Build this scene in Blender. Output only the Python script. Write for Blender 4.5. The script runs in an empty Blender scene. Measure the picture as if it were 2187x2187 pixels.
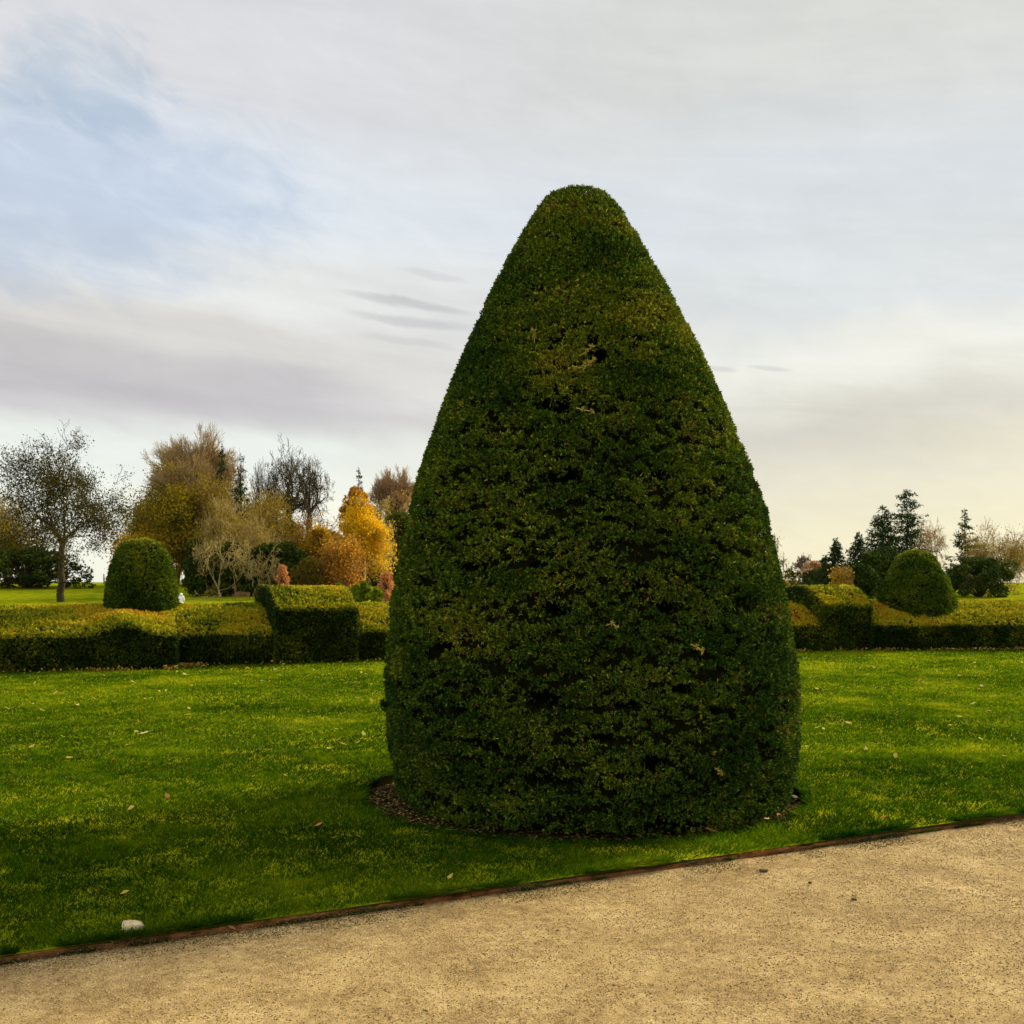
import bpy, bmesh, math, random
import numpy as np
from mathutils import Vector, Matrix

# ------------------------------------------------------------------ basics
F, CX, HY, H = 2280.0, 1093.5, 1243.0, 1.6      # focal length and horizon in survey pixels, eye height in metres
EXPO = 1.9
SUN_AZ, SUN_EL = 50.0, 24.0
sc = bpy.context.scene
COL = sc.collection

def G(px, py, z=0.0):
    Y = (H - z) * F / (py - HY)
    return ((px - CX) / F * Y, Y)
def PX(px, Y): return (px - CX) / F * Y
def PZ(py, Y): return H - (py - HY) / F * Y

def smooth(a, b, x):
    t = np.clip((np.asarray(x, float) - a) / (b - a), 0, 1)
    return t * t * (3 - 2 * t)

def terrain(x, y):
    x = np.asarray(x, float); y = np.asarray(y, float)
    z = -0.85 * smooth(32, 70, y)
    z = z + (2.15 - 0.7 * smooth(-10, 40, x)) * smooth(85, 170, y)
    z = z + 0.6 * smooth(30, 90, y) * np.sin(x * 0.05 + 1.0) * 0.25 * (1 - smooth(150, 180, y))
    return z

def h3(ix, iy, iz, seed):
    n = (ix.astype(np.int64) * 374761393 + iy.astype(np.int64) * 668265263 + iz.astype(np.int64) * 2147483647 + seed * 974711) & 0xffffffff
    n = ((n ^ (n >> 13)) * 1274126177) & 0xffffffff
    n = (n ^ (n >> 16)) & 0xffffffff
    return n / 4294967295.0
def vnoise(P, seed=0):
    P = np.asarray(P, float); i = np.floor(P).astype(np.int64); f = P - i; f = f * f * (3 - 2 * f)
    out = 0
    for dx in (0, 1):
        for dy in (0, 1):
            for dz in (0, 1):
                w = (f[:, 0] if dx else 1 - f[:, 0]) * (f[:, 1] if dy else 1 - f[:, 1]) * (f[:, 2] if dz else 1 - f[:, 2])
                out = out + w * h3(i[:, 0] + dx, i[:, 1] + dy, i[:, 2] + dz, seed)
    return out
def fbm(P, seed=0, octv=3):
    P = np.asarray(P, float); a = 0.5; s = 0; t = 0
    for k in range(octv):
        s = s + a * vnoise(P * (2 ** k), seed + 17 * k); t += a; a *= 0.5
    return s / t
def unit(v): return v / np.maximum(np.linalg.norm(v, axis=-1, keepdims=True), 1e-9)

# ------------------------------------------------------------------ mesh plumbing
def mesh_from(name, V, polys_sizes, loops, mats, colors=None, matidx=None, smooth_sh=False):
    me = bpy.data.meshes.new(name)
    V = np.asarray(V, np.float32)
    me.vertices.add(len(V)); me.vertices.foreach_set('co', V.ravel())
    loops = np.asarray(loops, np.int32).ravel()
    me.loops.add(len(loops)); me.loops.foreach_set('vertex_index', loops)
    ps = np.asarray(polys_sizes, np.int32)
    st = np.concatenate([[0], np.cumsum(ps)[:-1]]).astype(np.int32)
    me.polygons.add(len(ps)); me.polygons.foreach_set('loop_start', st); me.polygons.foreach_set('loop_total', ps)
    if matidx is not None: me.polygons.foreach_set('material_index', np.asarray(matidx, np.int32))
    for m in (mats if isinstance(mats, (list, tuple)) else [mats]): me.materials.append(m)
    me.update(calc_edges=True)
    if colors is not None:
        a = me.color_attributes.new('Col', 'FLOAT_COLOR', 'POINT')
        c = np.ones((len(V), 4), np.float32); c[:, :3] = colors
        a.data.foreach_set('color', c.ravel())
    if smooth_sh: me.polygons.foreach_set('use_smooth', np.ones(len(ps), bool))
    return me

class Geo:
    """collects pieces of geometry that end up in one mesh"""
    def __init__(s): s.V = []; s.L = []; s.S = []; s.C = []; s.M = []; s.n = 0
    def add(s, V, faces, col=(0.5, 0.5, 0.5), mi=0):
        V = np.asarray(V, float).reshape(-1, 3); faces = np.asarray(faces)
        k = faces.shape[1]
        s.V.append(V); s.L.append((faces + s.n).ravel()); s.S.append(np.full(len(faces), k)); s.M.append(np.full(len(faces), mi))
        col = np.asarray(col, float)
        s.C.append(np.broadcast_to(col, V.shape) if col.ndim == 1 else col)
        s.n += len(V); return s
    def mesh(s, name, mats, smooth_sh=False):
        return mesh_from(name, np.concatenate(s.V), np.concatenate(s.S), np.concatenate(s.L), mats, np.concatenate(s.C), np.concatenate(s.M), smooth_sh)

def link(name, me, parent=None, loc=None):
    o = bpy.data.objects.new(name, me); COL.objects.link(o)
    if parent is not None: o.parent = parent
    if loc is not None: o.location = loc
    return o
def tag(o, label=None, cat=None, group=None, kind=None):
    if label: o['label'] = label
    if cat: o['category'] = cat
    if group: o['group'] = group
    if kind: o['kind'] = kind
    return o
def thing(name, label, cat, loc=(0, 0, 0), rz=0, group=None):
    o = bpy.data.objects.new(name, None); COL.objects.link(o)
    o.empty_display_size = 0.2; o.location = loc; o.rotation_euler = (0, 0, rz)
    return tag(o, label, cat, group)

# ------------------------------------------------------------------ materials
def new_mat(name):
    m = bpy.data.materials.new(name); m.use_nodes = True; nt = m.node_tree
    for n in list(nt.nodes): nt.nodes.remove(n)
    return m, nt, nt.nodes.new('ShaderNodeOutputMaterial')
def leaf_mat(name, trans=0.3, rough=0.5, spec=0.3, tint=1.0):
    m, nt, out = new_mat(name); N = nt.nodes; L = nt.links
    at = N.new('ShaderNodeAttribute'); at.attribute_name = 'Col'
    tc = N.new('ShaderNodeTexCoord'); nz = N.new('ShaderNodeTexNoise'); nz.inputs['Scale'].default_value = 9.0
    L.new(tc.outputs['Object'], nz.inputs['Vector'])
    hs = N.new('ShaderNodeHueSaturation'); L.new(at.outputs['Color'], hs.inputs['Color'])
    mr = N.new('ShaderNodeMapRange'); mr.inputs['To Min'].default_value = 0.75 * tint; mr.inputs['To Max'].default_value = 1.25 * tint
    L.new(nz.outputs['Fac'], mr.inputs['Value']); L.new(mr.outputs['Result'], hs.inputs['Value'])
    p = N.new('ShaderNodeBsdfPrincipled'); p.inputs['Roughness'].default_value = rough; p.inputs['Specular IOR Level'].default_value = spec
    L.new(hs.outputs['Color'], p.inputs['Base Color'])
    t = N.new('ShaderNodeBsdfTranslucent'); L.new(hs.outputs['Color'], t.inputs['Color'])
    mx = N.new('ShaderNodeMixShader'); mx.inputs['Fac'].default_value = trans
    L.new(p.outputs[0], mx.inputs[1]); L.new(t.outputs[0], mx.inputs[2]); L.new(mx.outputs[0], out.inputs['Surface'])
    return m
def surf_mat(name, stops, scale=5.0, detail=6.0, rough=0.9, bump=0.3, bscale=60.0, stretch=(1, 1, 1), bdist=0.01, spec=0.2):
    m, nt, out = new_mat(name); N = nt.nodes; L = nt.links
    tc = N.new('ShaderNodeTexCoord'); mp = N.new('ShaderNodeMapping'); mp.inputs['Scale'].default_value = stretch
    L.new(tc.outputs['Object'], mp.inputs['Vector'])
    nz = N.new('ShaderNodeTexNoise'); nz.inputs['Scale'].default_value = scale; nz.inputs['Detail'].default_value = detail; nz.inputs['Roughness'].default_value = 0.65
    L.new(mp.outputs[0], nz.inputs['Vector'])
    cr = N.new('ShaderNodeValToRGB'); el = cr.color_ramp.elements
    while len(el) < len(stops): el.new(0.5)
    for e, (p, c) in zip(el, stops): e.position = p; e.color = (*c, 1)
    L.new(nz.outputs['Fac'], cr.inputs['Fac'])
    b = N.new('ShaderNodeTexNoise'); b.inputs['Scale'].default_value = bscale; b.inputs['Detail'].default_value = 4
    L.new(mp.outputs[0], b.inputs['Vector'])
    bp = N.new('ShaderNodeBump'); bp.inputs['Strength'].default_value = bump; bp.inputs['Distance'].default_value = bdist
    L.new(b.outputs['Fac'], bp.inputs['Height'])
    p = N.new('ShaderNodeBsdfPrincipled'); p.inputs['Roughness'].default_value = rough; p.inputs['Specular IOR Level'].default_value = spec
    L.new(cr.outputs['Color'], p.inputs['Base Color']); L.new(bp.outputs[0], p.inputs['Normal']); L.new(p.outputs[0], out.inputs['Surface'])
    return m

M_YEW = leaf_mat('yew_needles', 0.12, 0.7, 0.04)
M_HEDGE = leaf_mat('clipped_yew_needles', 0.30, 0.65, 0.08)
M_LEAF = leaf_mat('autumn_leaves', 0.45, 0.8, 0.05)
M_CONIFER = leaf_mat('conifer_needles', 0.15, 0.8, 0.05)
M_GRASS = leaf_mat('grass_blades', 0.45, 0.9, 0.0)
M_BARK = leaf_mat('bark', 0.0, 0.9, 0.1)
M_CORE = surf_mat('inner_twigs_rim_shade', [(0.35, (0.005, 0.007, 0.002)), (0.7, (0.014, 0.013, 0.004))], 25, bump=0.8, bscale=70, bdist=0.03, spec=0.0)
M_LAWN = surf_mat('lawn_turf', [(0.30, (0.060, 0.090, 0.003)), (0.5, (0.16, 0.190, 0.004)), (0.70, (0.30, 0.29, 0.008))], 0.9, 9, 1.0, 0.5, 90, bdist=0.015, spec=0.0)
def gravel_mat():
    m, nt, out = new_mat('gravel_surface'); N = nt.nodes; L = nt.links; tc = N.new('ShaderNodeTexCoord')
    def nz(sc_, det): 
        n_ = N.new('ShaderNodeTexNoise'); n_.inputs['Scale'].default_value = sc_; n_.inputs['Detail'].default_value = det; n_.inputs['Roughness'].default_value = 0.7; L.new(tc.outputs['Object'], n_.inputs['Vector']); return n_.outputs['Fac']
    fine, mid_, big_ = nz(150, 3), nz(22, 6), nz(2.2, 8)
    def mm(op, a, b):
        n_ = N.new('ShaderNodeMath'); n_.operation = op
        for k, v in enumerate((a, b)):
            if isinstance(v, float): n_.inputs[k].default_value = v
            else: L.new(v, n_.inputs[k])
        return n_.outputs[0]
    f = mm('ADD', mm('MULTIPLY', fine, 0.44), mm('ADD', mm('MULTIPLY', mid_, 0.26), mm('MULTIPLY', big_, 0.30)))
    cr = N.new('ShaderNodeValToRGB'); el = cr.color_ramp.elements; el.new(0.5); el.new(0.5)
    for e, (p, c) in zip(el, [(0.37, (0.085, 0.052, 0.022)), (0.45, (0.20, 0.130, 0.054)), (0.53, (0.34, 0.240, 0.105)), (0.64, (0.54, 0.42, 0.22))]): e.position = p; e.color = (*c, 1)
    L.new(f, cr.inputs['Fac']); bp = N.new('ShaderNodeBump'); bp.inputs['Strength'].default_value = 1.0; bp.inputs['Distance'].default_value = 0.012; L.new(f, bp.inputs['Height'])
    p = N.new('ShaderNodeBsdfPrincipled'); p.inputs['Roughness'].default_value = 0.95; p.inputs['Specular IOR Level'].default_value = 0.1
    L.new(cr.outputs['Color'], p.inputs['Base Color']); L.new(bp.outputs[0], p.inputs['Normal']); L.new(p.outputs[0], out.inputs['Surface']); return m
M_GRAVEL = gravel_mat()
M_STONES = leaf_mat('loose_grit', 0.0, 0.95, 0.0)
M_SOIL = surf_mat('dark_soil', [(0.3, (0.010, 0.007, 0.003)), (0.6, (0.028, 0.019, 0.009)), (0.8, (0.06, 0.042, 0.018))], 14, 8, 0.95, 1.0, 60, bdist=0.03, spec=0.0)
M_TIMBER = surf_mat('edging_timber', [(0.38, (0.020, 0.013, 0.006)), (0.48, (0.10, 0.042, 0.014)), (0.58, (0.18, 0.078, 0.026)), (0.72, (0.26, 0.17, 0.07))], 5, 10, 0.85, 0.7, 60, stretch=(1, 1, 5), bdist=0.008, spec=0.0)
M_BENCH = surf_mat('bench_wood', [(0.3, (0.10, 0.05, 0.025)), (0.7, (0.2, 0.11, 0.055))], 4)
M_PALE = surf_mat('pale_stone', [(0.3, (0.30, 0.22, 0.10)), (0.5, (0.52, 0.41, 0.22)), (0.7, (0.66, 0.55, 0.33))], 20, bump=0.8, bscale=50)
def plain(name, c, rough=0.8):
    return surf_mat(name, [(0.35, tuple(0.8 * v for v in c)), (0.7, c)], 12, rough=rough, bump=0.2)
M_SKIN = plain('skin', (0.55, 0.36, 0.27)); M_HAIR = plain('dark_hair', (0.02, 0.014, 0.01))
M_BEIGE = plain('beige_coat', (0.55, 0.42, 0.34)); M_WHITE = plain('white_coat', (0.8, 0.8, 0.78)); M_NAVY = plain('dark_trousers', (0.02, 0.022, 0.03))
M_GREYC = plain('grey_cap', (0.3, 0.3, 0.3))

# ------------------------------------------------------------------ foliage scattering
def sample_tris(V, T, n, rng):
    a, b, c = V[T[:, 0]], V[T[:, 1]], V[T[:, 2]]
    cr = np.cross(b - a, c - a); ar = np.linalg.norm(cr, axis=1) * 0.5
    cum = np.cumsum(ar); tot = cum[-1]
    n = int(n * tot) if n < 1e5 and True else int(n)
    k = np.searchsorted(cum, rng.random(n) * tot); k = np.minimum(k, len(T) - 1)
    u = rng.random(n); v = rng.random(n); fl = u + v > 1; u[fl] = 1 - u[fl]; v[fl] = 1 - v[fl]
    P = a[k] + (b - a)[k] * u[:, None] + (c - a)[k] * v[:, None]
    return P, unit(cr[k])
def sprays(geo, P, N, size, colr, rng, k=6, spread=0.9, up=0.15, wide=0.2, out=0.8, mi=0, cj=0.25):
    """k short needle leaves fanning out from every point"""
    n = len(P); P = np.repeat(P, k, 0); N = np.repeat(N, k, 0); s = np.repeat(size, k) * rng.uniform(0.55, 1.25, n * k)
    d = unit(N * out + rng.normal(0, spread, (n * k, 3)) * 0.6 + np.array([0, 0, up]))
    sd = unit(np.cross(d, rng.normal(0, 1, (n * k, 3)))); bend = unit(np.cross(sd, d))
    w = (s * wide)[:, None]; L = s[:, None]
    mid = P + d * L * 0.5 + bend * L * 0.08
    V = np.stack([P, mid + sd * w, P + d * L, mid - sd * w], 1).reshape(-1, 3)
    Fc = np.arange(n * k * 4).reshape(-1, 4)
    c = np.repeat(colr, k, 0) * rng.uniform(1 - cj, 1 + cj, (n * k, 1))
    geo.add(V, Fc, np.repeat(c, 4, 0), mi)
def pal(w, cols):
    """blend along a palette by w in 0..1"""
    cols = np.asarray(cols, float); w = np.clip(w, 0, 0.9999) * (len(cols) - 1); i = w.astype(int); f = (w - i)[:, None]
    return cols[i] * (1 - f) + cols[i + 1] * f
YEWPAL = [(0.018, 0.046, 0.005), (0.052, 0.094, 0.007), (0.120, 0.155, 0.010), (0.25, 0.240, 0.016), (0.26, 0.19, 0.020)]

def ring_surface(prof, nth, nz, cx_of, r_extra=None):
    """surface of revolution: prof = (Z, r) arrays from bottom to top; returns V, quads, theta, z, r"""
    t = np.linspace(0, 1, nz); Zp = np.asarray(prof[0]); rp = np.asarray(prof[1])
    s = np.concatenate([[0], np.cumsum(np.hypot(np.diff(Zp), np.diff(rp)))]); s /= s[-1]
    Z = np.interp(t, s, Zp); r = np.interp(t, s, rp)
    th = np.linspace(0, 2 * np.pi, nth, endpoint=False)
    TH, ZZ = np.meshgrid(th, Z); RR = np.repeat(r[:, None], nth, 1)
    i = np.arange(nz - 1)[:, None]; j = np.arange(nth)[None, :]
    a = i * nth + j; b = i * nth + (j + 1) % nth
    Q = np.stack([a, b, b + nth, a + nth], -1).reshape(-1, 4)
    return TH.ravel(), ZZ.ravel(), RR.ravel(), Q
def quads_to_tris(Q): return np.concatenate([Q[:, [0, 1, 2]], Q[:, [0, 2, 3]]])

def smooth_profile(Z, r, n=120):
    """resample a profile with chord-length Catmull-Rom so that it has no corners"""
    pts = np.stack([Z, r], 1); P = np.vstack([2 * pts[0] - pts[1], pts, 2 * pts[-1] - pts[-2]]); out = []
    for k in range(1, len(P) - 2):
        for t in np.linspace(0, 1, max(2, n // len(pts)), endpoint=False):
            a, b, c, d = P[k - 1], P[k], P[k + 1], P[k + 2]
            out.append(0.5 * ((2 * b) + (-a + c) * t + (2 * a - 5 * b + 4 * c - d) * t * t + (-a + 3 * b - 3 * c + d) * t ** 3))
    out.append(pts[-1]); out = np.array(out); out[:, 1] = np.maximum(out[:, 1], 0); return out[:, 0], out[:, 1]

# ------------------------------------------------------------------ the great yew
YD = 8.12
sil = [(353, 1052, 1128), (358, 1038, 1143), (368, 1024, 1155), (382, 1014, 1166), (400, 1004, 1179), (425, 990, 1193), (450, 977, 1206), (500, 950, 1232), (550, 925, 1260), (600, 902, 1286),
       (650, 880, 1312), (700, 858, 1336), (750, 838, 1358), (800, 819, 1379), (850, 801, 1400), (900, 785, 1421), (950, 772, 1438), (1000, 761, 1451),
       (1050, 750, 1462), (1100, 739, 1473), (1150, 731, 1482), (1200, 726, 1490), (1250, 722, 1499), (1300, 721, 1503), (1350, 724, 1504), (1400, 727, 1504),
       (1450, 731, 1501), (1500, 740, 1494)]
K = 2187 / 1932.0
Zs, Rs, Cs = [], [], []
for (y, xl, xr) in sil:
    y *= K; xl *= K; xr *= K
    w = (xr - xl) / 2; r = YD * w / math.hypot(F, w); dt = YD - r * r / YD
    Zs.append(PZ(y, dt)); Rs.append(r); Cs.append((0.5 * (xl + xr) - CX) / F * YD)
Zs = np.array(Zs)[::-1]; Rs = np.array(Rs)[::-1]; Cs = np.array(Cs)[::-1]
top_z = Zs[-1] - 0.02
Zp = np.concatenate([[0.0, 0.08, 0.2], Zs[(Zs > 0.3)], [top_z - 0.012, top_z]])
Rp = np.concatenate([[1.44, 1.485, 1.495], Rs[(Zs > 0.3)], [0.06, 0.0]])
cx_fn = lambda z: np.interp(z, Zs, Cs)
Zp, Rp = smooth_profile(Zp, Rp); Rp = np.maximum(Rp - 0.016, 0); Zp = Zp - 0.055 * smooth(3.9, 4.6, Zp)
YC = float(cx_fn(0.5))
yew = thing('topiary_yew', 'huge smoothly clipped cone shaped dark green yew filling the middle of the lawn', 'yew tree', (YC, YD, 0))

HOLES = [(1040, 762, 34, 11), (1062, 772, 16, 9), (1055, 898, 30, 11), (1245, 895, 26, 9), (1130, 668, 20, 11), (1100, 612, 16, 7), (1118, 640, 12, 8), (822, 1226, 20, 12), (1048, 1150, 30, 12),
         (1266, 1148, 24, 9), (1408, 1131, 34, 9), (1400, 1208, 22, 7), (1020, 1320, 34, 12), (910, 1406, 36, 10), (1135, 1392, 28, 9), (1045, 1476, 50, 8), (1238, 1440, 26, 16),
         (1290, 1300, 22, 9), (780, 1275, 14, 10), (1318, 1560, 34, 8), (1245, 1562, 34, 10), (1210, 1105, 24, 6), (980, 1010, 24, 7), (1330, 925, 22, 10), (880, 1072, 26, 6),
         (1160, 820, 22, 6), (930, 790, 14, 6), (1360, 1340, 26, 8), (860, 1340, 26, 6), (1190, 1330, 22, 7), (1010, 1068, 18, 5), (1150, 980, 22, 6), (790, 1140, 16, 7), (1440, 1420, 12, 10),
         (1100, 1578, 70, 7), (960, 1572, 60, 6)]
holes = []
for (x, y, hw, hh) in HOLES:
    x *= K; y *= K; Zq = PZ(y, YD - 1.2)
    for _ in range(6):
        r = np.interp(Zq, Zp[:-1], Rp[:-1]); cxq = cx_fn(Zq)
        s = np.clip(((x - CX) / F * (YD - 0.8 * r) - cxq) / r, -0.97, 0.97); dep = YD - r * math.sqrt(1 - s * s)
        s = np.clip(((x - CX) / F * dep - cxq) / r, -0.97, 0.97); dep = YD - r * math.sqrt(1 - s * s); Zq = PZ(y, dep)
    holes.append((math.asin(s) - math.pi / 2, Zq, hw * K / F * dep, hh * K / F * dep))
rg = random.Random(5)
for _ in range(40): holes.append((rg.uniform(0.2, 2.9), rg.uniform(0.3, 3.6), rg.uniform(0.06, 0.16), rg.uniform(0.025, 0.045)))

def hole_field(th, z, r):
    f = np.zeros_like(z)
    wob = 0.5 * (fbm(np.stack([th * r * 9, z * 22, z * 0], 1), 77) - 0.5)
    for (t0, z0, a, b) in holes:
        d = (th - t0 + np.pi) % (2 * np.pi) - np.pi
        q = (d * r / (a * 1.15)) ** 2 + ((z - z0) / (b * 1.25)) ** 2
        f = np.maximum(f, np.clip(1.25 - q + wob * 2.2, 0, 1))
    return f
def yew_relief(x, y, z):
    P = np.stack([x, y, z], 1)
    big = fbm(P * np.array([1.1, 1.1, 1.3]), 3, 2) - 0.5
    mid = fbm(P * np.array([4.5, 4.5, 11.0]), 4, 3) - 0.5
    fine = fbm(P * np.array([16, 16, 32.0]), 9, 2) - 0.5
    return np.minimum(0.05 * big + 0.075 * mid + 0.06 * fine, 0.006), mid, fine

TH, ZZ, RR, Q = ring_surface((Zp, Rp), 460, 330, None)
hf = hole_field(TH, ZZ, RR)
bx, by = RR * np.cos(TH), RR * np.sin(TH)
rel, _, _ = yew_relief(bx, by, ZZ)
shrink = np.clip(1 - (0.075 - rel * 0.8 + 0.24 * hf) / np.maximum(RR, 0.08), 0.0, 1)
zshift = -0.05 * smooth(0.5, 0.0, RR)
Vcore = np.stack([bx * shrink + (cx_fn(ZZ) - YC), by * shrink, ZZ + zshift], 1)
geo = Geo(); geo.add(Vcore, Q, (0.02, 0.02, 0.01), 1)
rng = np.random.default_rng(11)
V0 = np.stack([bx + (cx_fn(ZZ) - YC), by, ZZ], 1); T0 = quads_to_tris(Q)
P, N = sample_tris(V0, T0, 9000, rng)
cxl = cx_fn(P[:, 2]) - YC; th = np.arctan2(P[:, 1], P[:, 0] - cxl); rr = np.hypot(P[:, 0] - cxl, P[:, 1])
hfp = hole_field(th, P[:, 2], rr)
rel, mid, fine = yew_relief(P[:, 0] - cxl, P[:, 1], P[:, 2])
dens = smooth(-0.16, 0.05, mid * 0.6 + fine * 1.0 + 0.14 * smooth(2.2, 3.6, P[:, 2]))
keep = (rng.random(len(P)) < 0.04 + 0.96 * dens) & (rng.random(len(P)) > hfp * 0.99)
P = P[keep]; N = N[keep]; rel = rel[keep]; hfp = hfp[keep]; th = th[keep]; rr = rr[keep]; mid = mid[keep]
depth = rng.uniform(-0.030, 0.004, len(P)) + rel * 0.9 - 0.10 * hfp
P = P + N * depth[:, None]
# colour of the needles: olive and rusty patches, sunburnt patch high on the front
cn = fbm(P * np.array([1.0, 1.0, 1.5]), 21, 3); c2 = fbm(P * np.array([3.2, 3.2, 5.0]), 22, 3)
w = 0.24 + 0.65 * (cn - 0.5) + 0.7 * (c2 - 0.5) + rng.normal(0, 0.15, len(P)) + 0.13 * smooth(1.8, 4.2, P[:, 2])
frontx = P[:, 0] + YC
patch = np.exp(-(((frontx - PX(1060 * K, 7.1)) / 0.25) ** 2 + ((P[:, 2] - PZ(700 * K, 7.1)) / 0.26) ** 2) ** 2) * (P[:, 1] < 0)
w = w + 0.34 * patch
cc = pal(w, YEWPAL)
rusty = rng.random(len(P)) < 0.012 + 0.05 * smooth(0.60, 0.72, c2)
cc[rusty] = np.array([0.17, 0.09, 0.02])
sprays(geo, P, N, rng.uniform(0.013, 0.029, len(P)), cc, rng, k=5, spread=1.05, up=0.15, wide=0.19, out=0.7, cj=0.65)
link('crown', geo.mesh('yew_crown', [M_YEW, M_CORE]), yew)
# short trunk under the skirt
def tube(p0, p1, r0, r1, n=6):
    p0 = np.asarray(p0, float); p1 = np.asarray(p1, float); d = unit(p1 - p0)
    a = unit(np.cross(d, [0.31, 0.2, 0.93] if abs(d[2]) < 0.9 else [1, 0, 0])); b = np.cross(d, a)
    an = np.linspace(0, 2 * np.pi, n, endpoint=False)
    ring = np.cos(an)[:, None] * a + np.sin(an)[:, None] * b
    V = np.vstack([p0 + ring * r0, p1 + ring * r1]); i = np.arange(n); j = (i + 1) % n
    return V, np.stack([i, j, j + n, i + n], 1)
g = Geo()
for k in range(7):
    a = k * 0.9; g.add(*tube((0.12 * math.cos(a), 0.12 * math.sin(a), -0.1), (0.7 * math.cos(a), 0.7 * math.sin(a), 2.4), 0.11, 0.03, 8), col=(0.06, 0.035, 0.02))
link('trunk', g.mesh('yew_trunk', M_BARK, True), yew)
# stray twigs that stick out of the clipped face
def twig(px, py, dirs, pale=True):
    x, y = px * K, py * K; Zq = PZ(y, 6.9)
    for _ in range(6):
        r = np.interp(Zq, Zp[:-1], Rp[:-1]); cxq = cx_fn(Zq)
        s = np.clip(((x - CX) / F * (YD - 0.9 * r) - cxq) / r, -0.99, 0.99); dep = YD - r * math.sqrt(1 - s * s); Zq = PZ(y, dep)
    p = np.array([r * s, dep - YD - 0.01, Zq]); p[0] += cxq - YC
    g = Geo(); q = p.copy(); rr_ = random.Random(int(px))
    for dx, dz in dirs:
        e = q + np.array([dx, -0.035, dz]) * 0.8; g.add(*tube(q, e, 0.0035, 0.0025, 5), col=(0.42, 0.32, 0.10) if pale else (0.1, 0.09, 0.03)); q = e
        m = 9; pp = np.tile(q, (m, 1)); sprays(g, pp, np.tile([dx, -0.3, dz + 0.05], (m, 1)), np.full(m, 0.024), np.tile([0.34, 0.27, 0.05] if pale else [0.02, 0.04, 0.01], (m, 1)), rng, k=3, wide=0.18)
    link('twig', g.mesh('twig', M_YEW), yew)
twig(1008, 648, [(0.0, 0.045), (-0.008, 0.04)])
twig(1092, 672, [(0.05, 0.03), (0.045, 0.03)])
twig(1078, 690, [(0.03, -0.03), (0.06, 0.0), (0.05, 0.02)])
twig(1110, 683, [(-0.03, -0.01), (0.06, 0.012)])
twig(1085, 770, [(0.05, -0.02), (0.07, -0.02)])
twig(1140, 1180, [(0.04, 0.02), (0.03, -0.03)])
twig(1300, 1215, [(0.04, -0.02), (0.04, -0.03)])
twig(1370, 1460, [(-0.04, 0.02), (-0.03, 0.03)])
# dark tuft that escapes the left flank
g = Geo(); zz = 0.68; tb = np.array([-1.46, -0.2, zz])
m = 60; pp = tb + np.stack([-rng.random(m) * 0.10, rng.normal(0, 0.02, m), rng.normal(0, 0.025, m)], 1)
sprays(g, pp, np.tile([-1.0, 0, 0.1], (m, 1)), np.full(m, 0.035), np.tile([0.02, 0.04, 0.008], (m, 1)), rng, k=5)
link('tuft', g.mesh('tuft', M_YEW), yew)

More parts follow.
